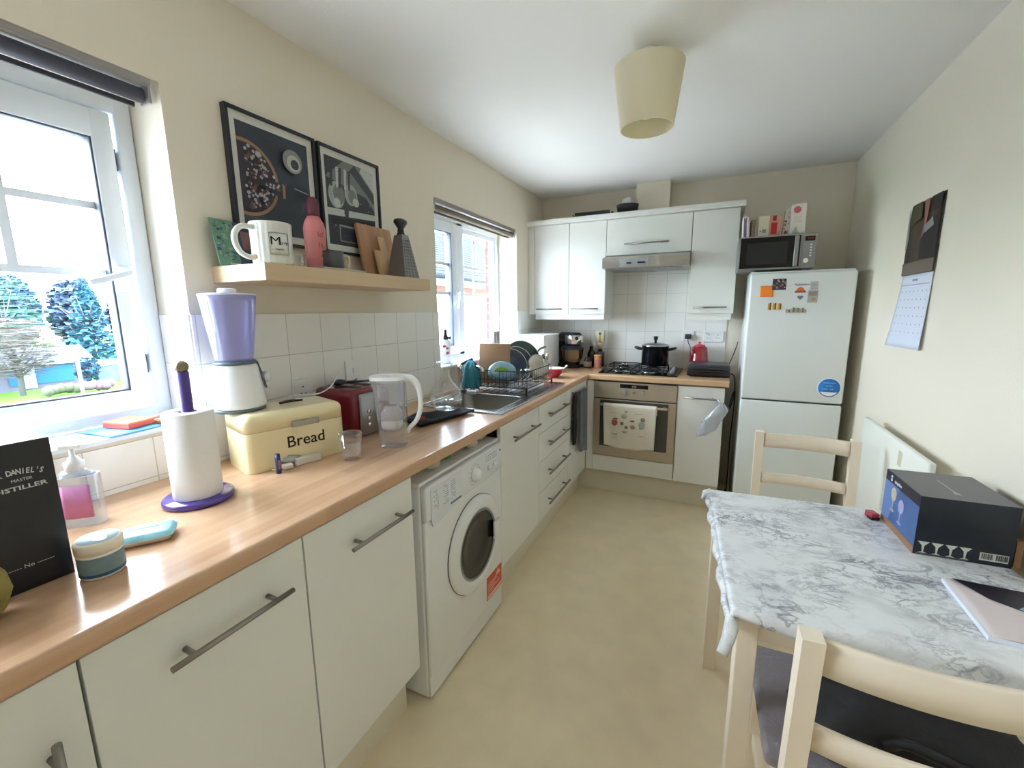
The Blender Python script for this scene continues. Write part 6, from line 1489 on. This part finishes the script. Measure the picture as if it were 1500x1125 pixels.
t = thing('magazine', 'white magazine with a black and blue cover picture at the table edge', 'magazine', (2.018, 1.333, TZ+.0026), -0.02)
m = MB(); m.box(0, 0.215, 0, 0.222, 0, 0.011, 0, bev=.001); m.build('pages', mat('page_white', (224, 228, 238), .6), t)
m = MB()
m.grid(lambda u, v: (0.006+0.208*u, 0.222*v, 0.0114+0.006*(1-(1-u))*0+0.004*math.sin(PI*min(1, u*1.2))), 12, 6, thick=.0006, mi=0)
def cv(poly, mi, z=0.0165): m.prism(poly, z, z+.0004, mi)
cv([(0.018, 0.218), (0.06, .150), (0.12, .115), (0.213, .100), (0.213, .218)], 1); cv([(0.10, 0.13), (0.12, .112), (0.213, .095), (0.213, .165), (0.13, .160)], 2, .0170); cv([(0.125, .142), (0.17, .136), (0.17, .142), (.13, .148)], 3, .0175)
cv([(0.15, .198), (0.213, .19), (0.213, .21), (.17, .214)], 4, .0170); cv([(.11, .104), (.213, .082), (.213, .090), (.12, .112)], 3, .0168)
m.build('cover', [mat('cover_blush', (214, 200, 200), .35), mat('cover_black', (30, 24, 38), .3), mat('cover_lightblue', (140, 178, 200), .3), mat('cover_navy', (40, 62, 92), .3), mat('cover_teal', (96, 150, 160), .3)], t)
t = thing('booklet', 'thin pale booklet sticking out under the magazine', 'booklet', (2.040, 1.318, TZ+.0018), 0.05)
m = MB(); m.box(0.0, 0.19, 0, 0.10, 0, 0.0006, 0); m.build('paper', PAPER, t)

# ------------------------------------------------------------------ chairs
def chair(label, x, y, rz):
    """local frame: seat front faces +y, back posts at y = -0.20"""
    t = thing('dining_chair', label, 'chair', (x, y, 0), rz, 'cream dining chairs')
    hw_ = 0.205
    for s_ in (-1, 1):
        m = MB()
        # rear leg and back post in one piece, raked above the seat
        px = s_*(hw_-0.018)
        pts = [(-0.185, 0.0), (-0.185, 0.44), (-0.215, 0.85)]
        for (y0_, z0_), (y1_, z1_) in zip(pts, pts[1:]):
            m._begin()
            V = []
            for yy, zz in ((y0_, z0_), (y1_, z1_)):
                V.append([m.bm.verts.new((px+a*.018, yy+b__*.020, zz)) for a, b__ in ((-1, -1), (1, -1), (1, 1), (-1, 1))])
            for i in range(4): m.bm.faces.new((V[0][i], V[0][(i+1) % 4], V[1][(i+1) % 4], V[1][i]))
            m.bm.faces.new(V[0][::-1]); m.bm.faces.new(V[1]); m._end(0, False)
        m.build('back_post', SEAT, t)
        m = MB(); m.box(px-.018, px+.018, 0.165, 0.201, 0, 0.425, bev=.002); m.build('leg', SEAT, t)
        m = MB(); m.box(px-.010, px+.010, -0.165, 0.165, 0.20, 0.235, bev=.002); m.build('stretcher', SEAT, t)
    m = MB(); m.box(-hw_+.02, hw_-.02, -0.165, 0.185, 0.375, 0.4255); m.build('seat_frame', SEAT, t)
    m = MB(); m.box(-hw_, hw_, -0.164, 0.212, 0.426, 0.444, bev=.006); m.build('seat', SEAT, t)
    for z0_, z1_, nm in ((0.775, 0.842, 'top_rail'), (0.600, 0.648, 'back_rail')):
        yb = -0.185-0.030*((z0_+z1_)/2-.44)/.41
        m = MB(); x_ = hw_-.037
        m.grid(lambda u, v: (x_*(2*u-1), yb-0.006-0.022*(1-(2*u-1)**2), z0_+(z1_-z0_)*v), 16, 2, thick=.018); m.build(nm, SEAT, t)
    return t
chair('cream dining chair tucked in at the near side of the table, cushion on its seat', 1.832, 1.268, 0.035)
chair('cream dining chair on the far side of the table, facing the camera', 1.872, 2.300, PI-0.02)
t = thing('seat_cushion', 'grey seat cushion on the near chair', 'cushion', (1.826, 1.285, 0.4446), 0.035)
m = MB(); m.box(-0.215, 0.215, -0.145, 0.205, 0, 0.035, bev=.014, seg=4); m.build('cushion_pad', mat('grey_cushion', (132, 124, 126), .95, bump=(90, .4), sheen=.2), t)
t = thing('handbag', 'black soft bag with strap slumped on the near chair cushion', 'bag', (1.868, 1.205, 0.4800), 0.05)
t.scale = (1.12, .92, .86)
m = MB()
def bagfn(u, v):
    th = 2*PI*u; ph = PI*v
    r = 1+0.06*math.sin(3*th+5*ph)+0.05*math.sin(7*th+2*ph)
    x = 0.185*math.copysign(abs(math.sin(ph)*math.cos(th))**.75, math.cos(th))*r
    y = 0.110*math.copysign(abs(math.sin(ph)*math.sin(th))**.8, math.sin(th))*r
    z = 0.105-0.100*math.cos(ph)*(1+.12*math.cos(2*th))
    return (x, y, max(0.001, z))
m.grid(bagfn, 40, 24); m.build('bag_body', mat('black_leatherette', (20, 20, 23), .7, bump=(30, .5)), t)
m = MB(); m.ctube([(-0.06, -0.09, 0.15), (-0.04, -0.115, 0.19), (0.02, -0.12, 0.175), (0.10, -0.115, 0.145), (0.16, -0.10, 0.13), (0.185, -0.05, 0.12)], 0.011, n=8); m.build('strap', mat('black_webbing', (14, 14, 16), .6), t)

# ------------------------------------------------------------------ outside
GZ = -2.72
LAWN = mat('lawn', (62, 112, 30), .95, noise=(.6, .15))
m = MB(); m.box(-90, -0.6, -40, 90, GZ-.2, GZ); tag(m.build('lawn', LAWN), 'bright green lawn and ground seen down through the near window', 'grass', kind='stuff')
BOUNCE = mat('pale_reflector', (206, 202, 196), .9)
m = MB(); m.box(-7.9, -0.62, -30, 60, GZ+.002, GZ+.03); tag(m.build('reflector', BOUNCE), 'pale paving added out of view to bounce daylight up to the ceiling', 'reflector', kind='structure')  # added ground slab out of view, bounces daylight up to the ceiling
ASPH = mat('road', (150, 152, 160), .9)
m = MB(); m.box(-24.4, -8, -30, 60, GZ+.002, GZ+.03); tag(m.build('road', ASPH), 'pale road running past in front of the lawn', 'road', kind='structure')
t = thing('bungalow', 'low bungalow with white fascia and blue garage doors beyond the lawn', 'house', (-33, 4.0, GZ), 0)
m = MB(); m.box(-2.6, 0, 0, 8.6, 0.001, 1.35); m.build('wall', mat('bung_wall', (92, 90, 104), .9), t)
m = MB(); m.box(-2.7, 0.25, -0.2, 8.8, 1.35, 1.58); m.build('fascia', mat('bung_fascia', (150, 158, 170), .6), t)
m = MB(); m.prism([(0.3, 1.58), (-1.2, 2.30), (-2.7, 1.58)], -0.3, 8.9, 0, M=frameM((0, 0, 0), (1, 0, 0), (0, 0, 1)) @ Matrix.Diagonal((1, 1, -1, 1))); m.build('roof', mat('bung_roof', (92, 104, 134), .9), t)
for y0_, y1_, mt in ((5.35, 5.9, 'a'), (6.4, 8.0, 'b')):
    m = MB(); m.box(0.01, 0.05, y0_, y1_, 0.30, 1.28); m.build('garage_door', mat('blue_door', (38, 82, 124), .5), t)
m = MB(); m.box(0.01, 0.06, 5.92, 6.38, 0.1, 1.3); m.build('post', mat('bung_fascia', (222, 224, 230)), t)
m = MB(); m.box(0, 0.4, 0, 8, 0.001, 1.02, 0); m.box(-.05, .45, -.05, 8.05, 1.02, 1.22, 1)
t2 = m.build('garden_wall', [mat('slate_blue_wall', (74, 86, 116), .9, noise=(2, .15)), mat('white_coping', (140, 150, 160), .7)]); t2.location = (-33, 12.95, GZ); tag(t2, 'long blue-grey garden building with a white top edge right of the bungalow', 'walling')  # low garden wall with coping, no rooms behind it
POST = mat('lamp_post_grey', (136, 156, 164), .5)
t = thing('street_lamp', 'tall pale street lamp with curved neck standing on the lawn edge', 'street lamp', (-27.6, 10.36, GZ), -0.35)
m = MB(); m.ctube([(0, 0, 0), (0, 0, 1.9), (0, -0.05, 2.25), (0, -0.25, 2.48), (0, -0.5, 2.52)], 0.075, n=10); m.build('pole', POST, t)
m = MB(); m.ball((0, -0.72, 2.50), 0.2, sub=3, sc=(.5, 1.2, .35)); m.build('lamp_head', POST, t)
def tree(label, x, y, h, r, crown, mt, trunkmt, name='tree', seed=0, n=900, twig=0.0, ls=0.30):
    t = thing(name, label, 'tree', (x, y, GZ), 0, 'trees beyond the lawn')
    rr = random.Random(seed); m = MB(); m.cyl((0, 0, 0), (0, 0, h*0.7), 0.13, .05, n=8)
    for k in range(14):
        a = rr.uniform(0, 2*PI); z0_ = h*rr.uniform(.2, .55); l = r*rr.uniform(.5, .95)
        m.tube([(0, 0, z0_), (l*.5*math.cos(a), l*.5*math.sin(a), z0_+h*.14), (l*math.cos(a), l*math.sin(a), z0_+h*rr.uniform(.2, .42))], .03, n=5, rad=[.06, .035, .012])
    m.build('trunk', trunkmt, t)
    m = MB()
    for k in range(n):
        if crown == 'cone':
            z = rr.random()**1.3; rad_ = r*(1-z)*0.95+.1; a = rr.uniform(0, 2*PI); q = rad_*rr.random()**.4; p = (q*math.cos(a), q*math.sin(a), h*(.18+.82*z))
        else:
            while True:
                v = Vector((rr.uniform(-1, 1), rr.uniform(-1, 1), rr.uniform(-1, 1)))
                if .35 < v.length < 1: break
            p = (v.x*r, v.y*r, h*.62+v.z*h*.40)
        s_ = ls*rr.uniform(.6, 1.3); a = rr.uniform(0, 2*PI); b__ = rr.uniform(-1.2, 1.2)
        M = TR(*p) @ RZ(a) @ RX(b__)
        if twig: q = [(-s_, -.012), (s_, -.006), (s_*.9, .010), (-s_, .014)]
        else: q = [(-s_*.5, -s_*.3), (s_*.5, -s_*.35), (s_*.45, s_*.3), (-s_*.4, s_*.35)]
        m._T = None; vs = [m.bm.verts.new(M @ Vector((a_, b_2, 0))) for a_, b_2 in q]; m.bm.faces.new(vs)
    m.build('foliage', mt, t, normals=False)
BARE = mat('bare_twigs', (104, 98, 92), .9); CON = mat('conifer_green', (48, 84, 100), .9); BUSH = mat('pale_green_leaves', (66, 100, 84), .9); TRK = mat('bark', (80, 76, 80), .9); HAZE = mat('haze_tinted_wood', (74, 90, 112), .9); BLUB = mat('blue_bush', (36, 66, 90), .9)  # bluish haze is mixed into the conifer, bush and distant tree colours
tree('dark blue-green conifer standing up behind the street lamp', -37, 14.6, 6.5, 1.6, 'cone', CON, TRK, seed=1, n=1500, name='conifer')
tree('tall pale green tree at the left behind the bungalow', -38.4, 11.0, 6.9, 1.95, 'ball', BUSH, TRK, seed=2, n=700, twig=.01, ls=.5)
tree('loose green-topped tree at the picture edge behind the bungalow roof', -38.2, 7.1, 6.0, 1.8, 'ball', BUSH, TRK, seed=3, n=900, ls=.22)
tree('bare brown tree spreading in front of the bungalow', -30.9, 9.2, 4.0, 1.7, 'ball', BARE, TRK, seed=4, n=2400, twig=.01, ls=.42)
tree('small dark blue bush tree beside the garage', -30.6, 11.75, 1.75, .55, 'ball', BLUB, TRK, seed=5, n=260, ls=.22)
k = 0
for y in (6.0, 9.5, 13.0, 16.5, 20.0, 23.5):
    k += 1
    tree(('leafless tree tinted with blue haze in the far row, %s' % ('leftmost', 'second from left', 'behind the bare brown tree', 'behind the garden building', 'fifth from left', 'rightmost')[k-1]), -44, y, 6.6+.5*math.sin(k*2.3), 1.55, 'ball', HAZE, TRK, seed=20+k, n=3000, ls=.42)
t = thing('hedge', 'olive and pink hedge between bungalow and lawn', 'hedge', (-28.7, 9.4, GZ+.03), 0)
m = MB(); rr = random.Random(77)
for k in range(26): m.ball((rr.uniform(-.15, .15), k*.10, .26+rr.uniform(0, .12)), .24, sub=2, jit=.25, seed=k, mi=1 if k > 12 else 0)
m.build('foliage', [mat('olive_leaves', (84, 86, 70), .9), mat('pinkish_leaves', (108, 84, 96), .9)], t)
# neighbouring house through the far window
t = thing('neighbour_house', 'neighbouring house with grey tiled roof seen through the sink window', 'house', (-7, 8.5, 0), 0)
REND = mat('cream_render', (190, 188, 182), .9)
m = MB(); m.box(-5, 0, 0, 13, GZ, 2.02); m.build('wall', REND, t)
m = MB(); m.box(0.002, 0.03, 0, 13, 2.02, 2.28); m.build('brick_band', mat('orange_brick', (128, 86, 70), .9), t)
m = MB(); m.box(-0.1, 0.30, -0.2, 13.2, 2.28, 2.52); m.build('fascia', mat('nbr_fascia', (136, 148, 158), .6), t)
m = MB(); m.cyl((0.36, -0.2, 2.55), (0.36, 13.2, 2.55), 0.07, n=12); m.build('gutter', mat('gutter_grey', (48, 62, 76), .5), t)
ROOF = mat('grey_roof_tiles', (78, 90, 110), .85)
m = MB()
for k in range(26):
    z = 2.52+k*.13; x = 0.30-k*.20; m.box(-.14, .14, -0.2, 13.2, -.016, .020, M=TR(x-.10, 0, z+.08) @ RY(math.radians(30)))
m.build('roof', ROOF, t)

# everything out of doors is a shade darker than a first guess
for nm_ in ('lawn', 'road', 'bung_wall', 'bung_fascia', 'bung_roof', 'blue_door', 'slate_blue_wall', 'white_coping', 'lamp_post_grey', 'bare_twigs', 'conifer_green', 'pale_green_leaves', 'bark', 'haze_tinted_wood', 'blue_bush', 'olive_leaves', 'pinkish_leaves', 'nbr_fascia', 'orange_brick', 'gutter_grey', 'grey_roof_tiles'):
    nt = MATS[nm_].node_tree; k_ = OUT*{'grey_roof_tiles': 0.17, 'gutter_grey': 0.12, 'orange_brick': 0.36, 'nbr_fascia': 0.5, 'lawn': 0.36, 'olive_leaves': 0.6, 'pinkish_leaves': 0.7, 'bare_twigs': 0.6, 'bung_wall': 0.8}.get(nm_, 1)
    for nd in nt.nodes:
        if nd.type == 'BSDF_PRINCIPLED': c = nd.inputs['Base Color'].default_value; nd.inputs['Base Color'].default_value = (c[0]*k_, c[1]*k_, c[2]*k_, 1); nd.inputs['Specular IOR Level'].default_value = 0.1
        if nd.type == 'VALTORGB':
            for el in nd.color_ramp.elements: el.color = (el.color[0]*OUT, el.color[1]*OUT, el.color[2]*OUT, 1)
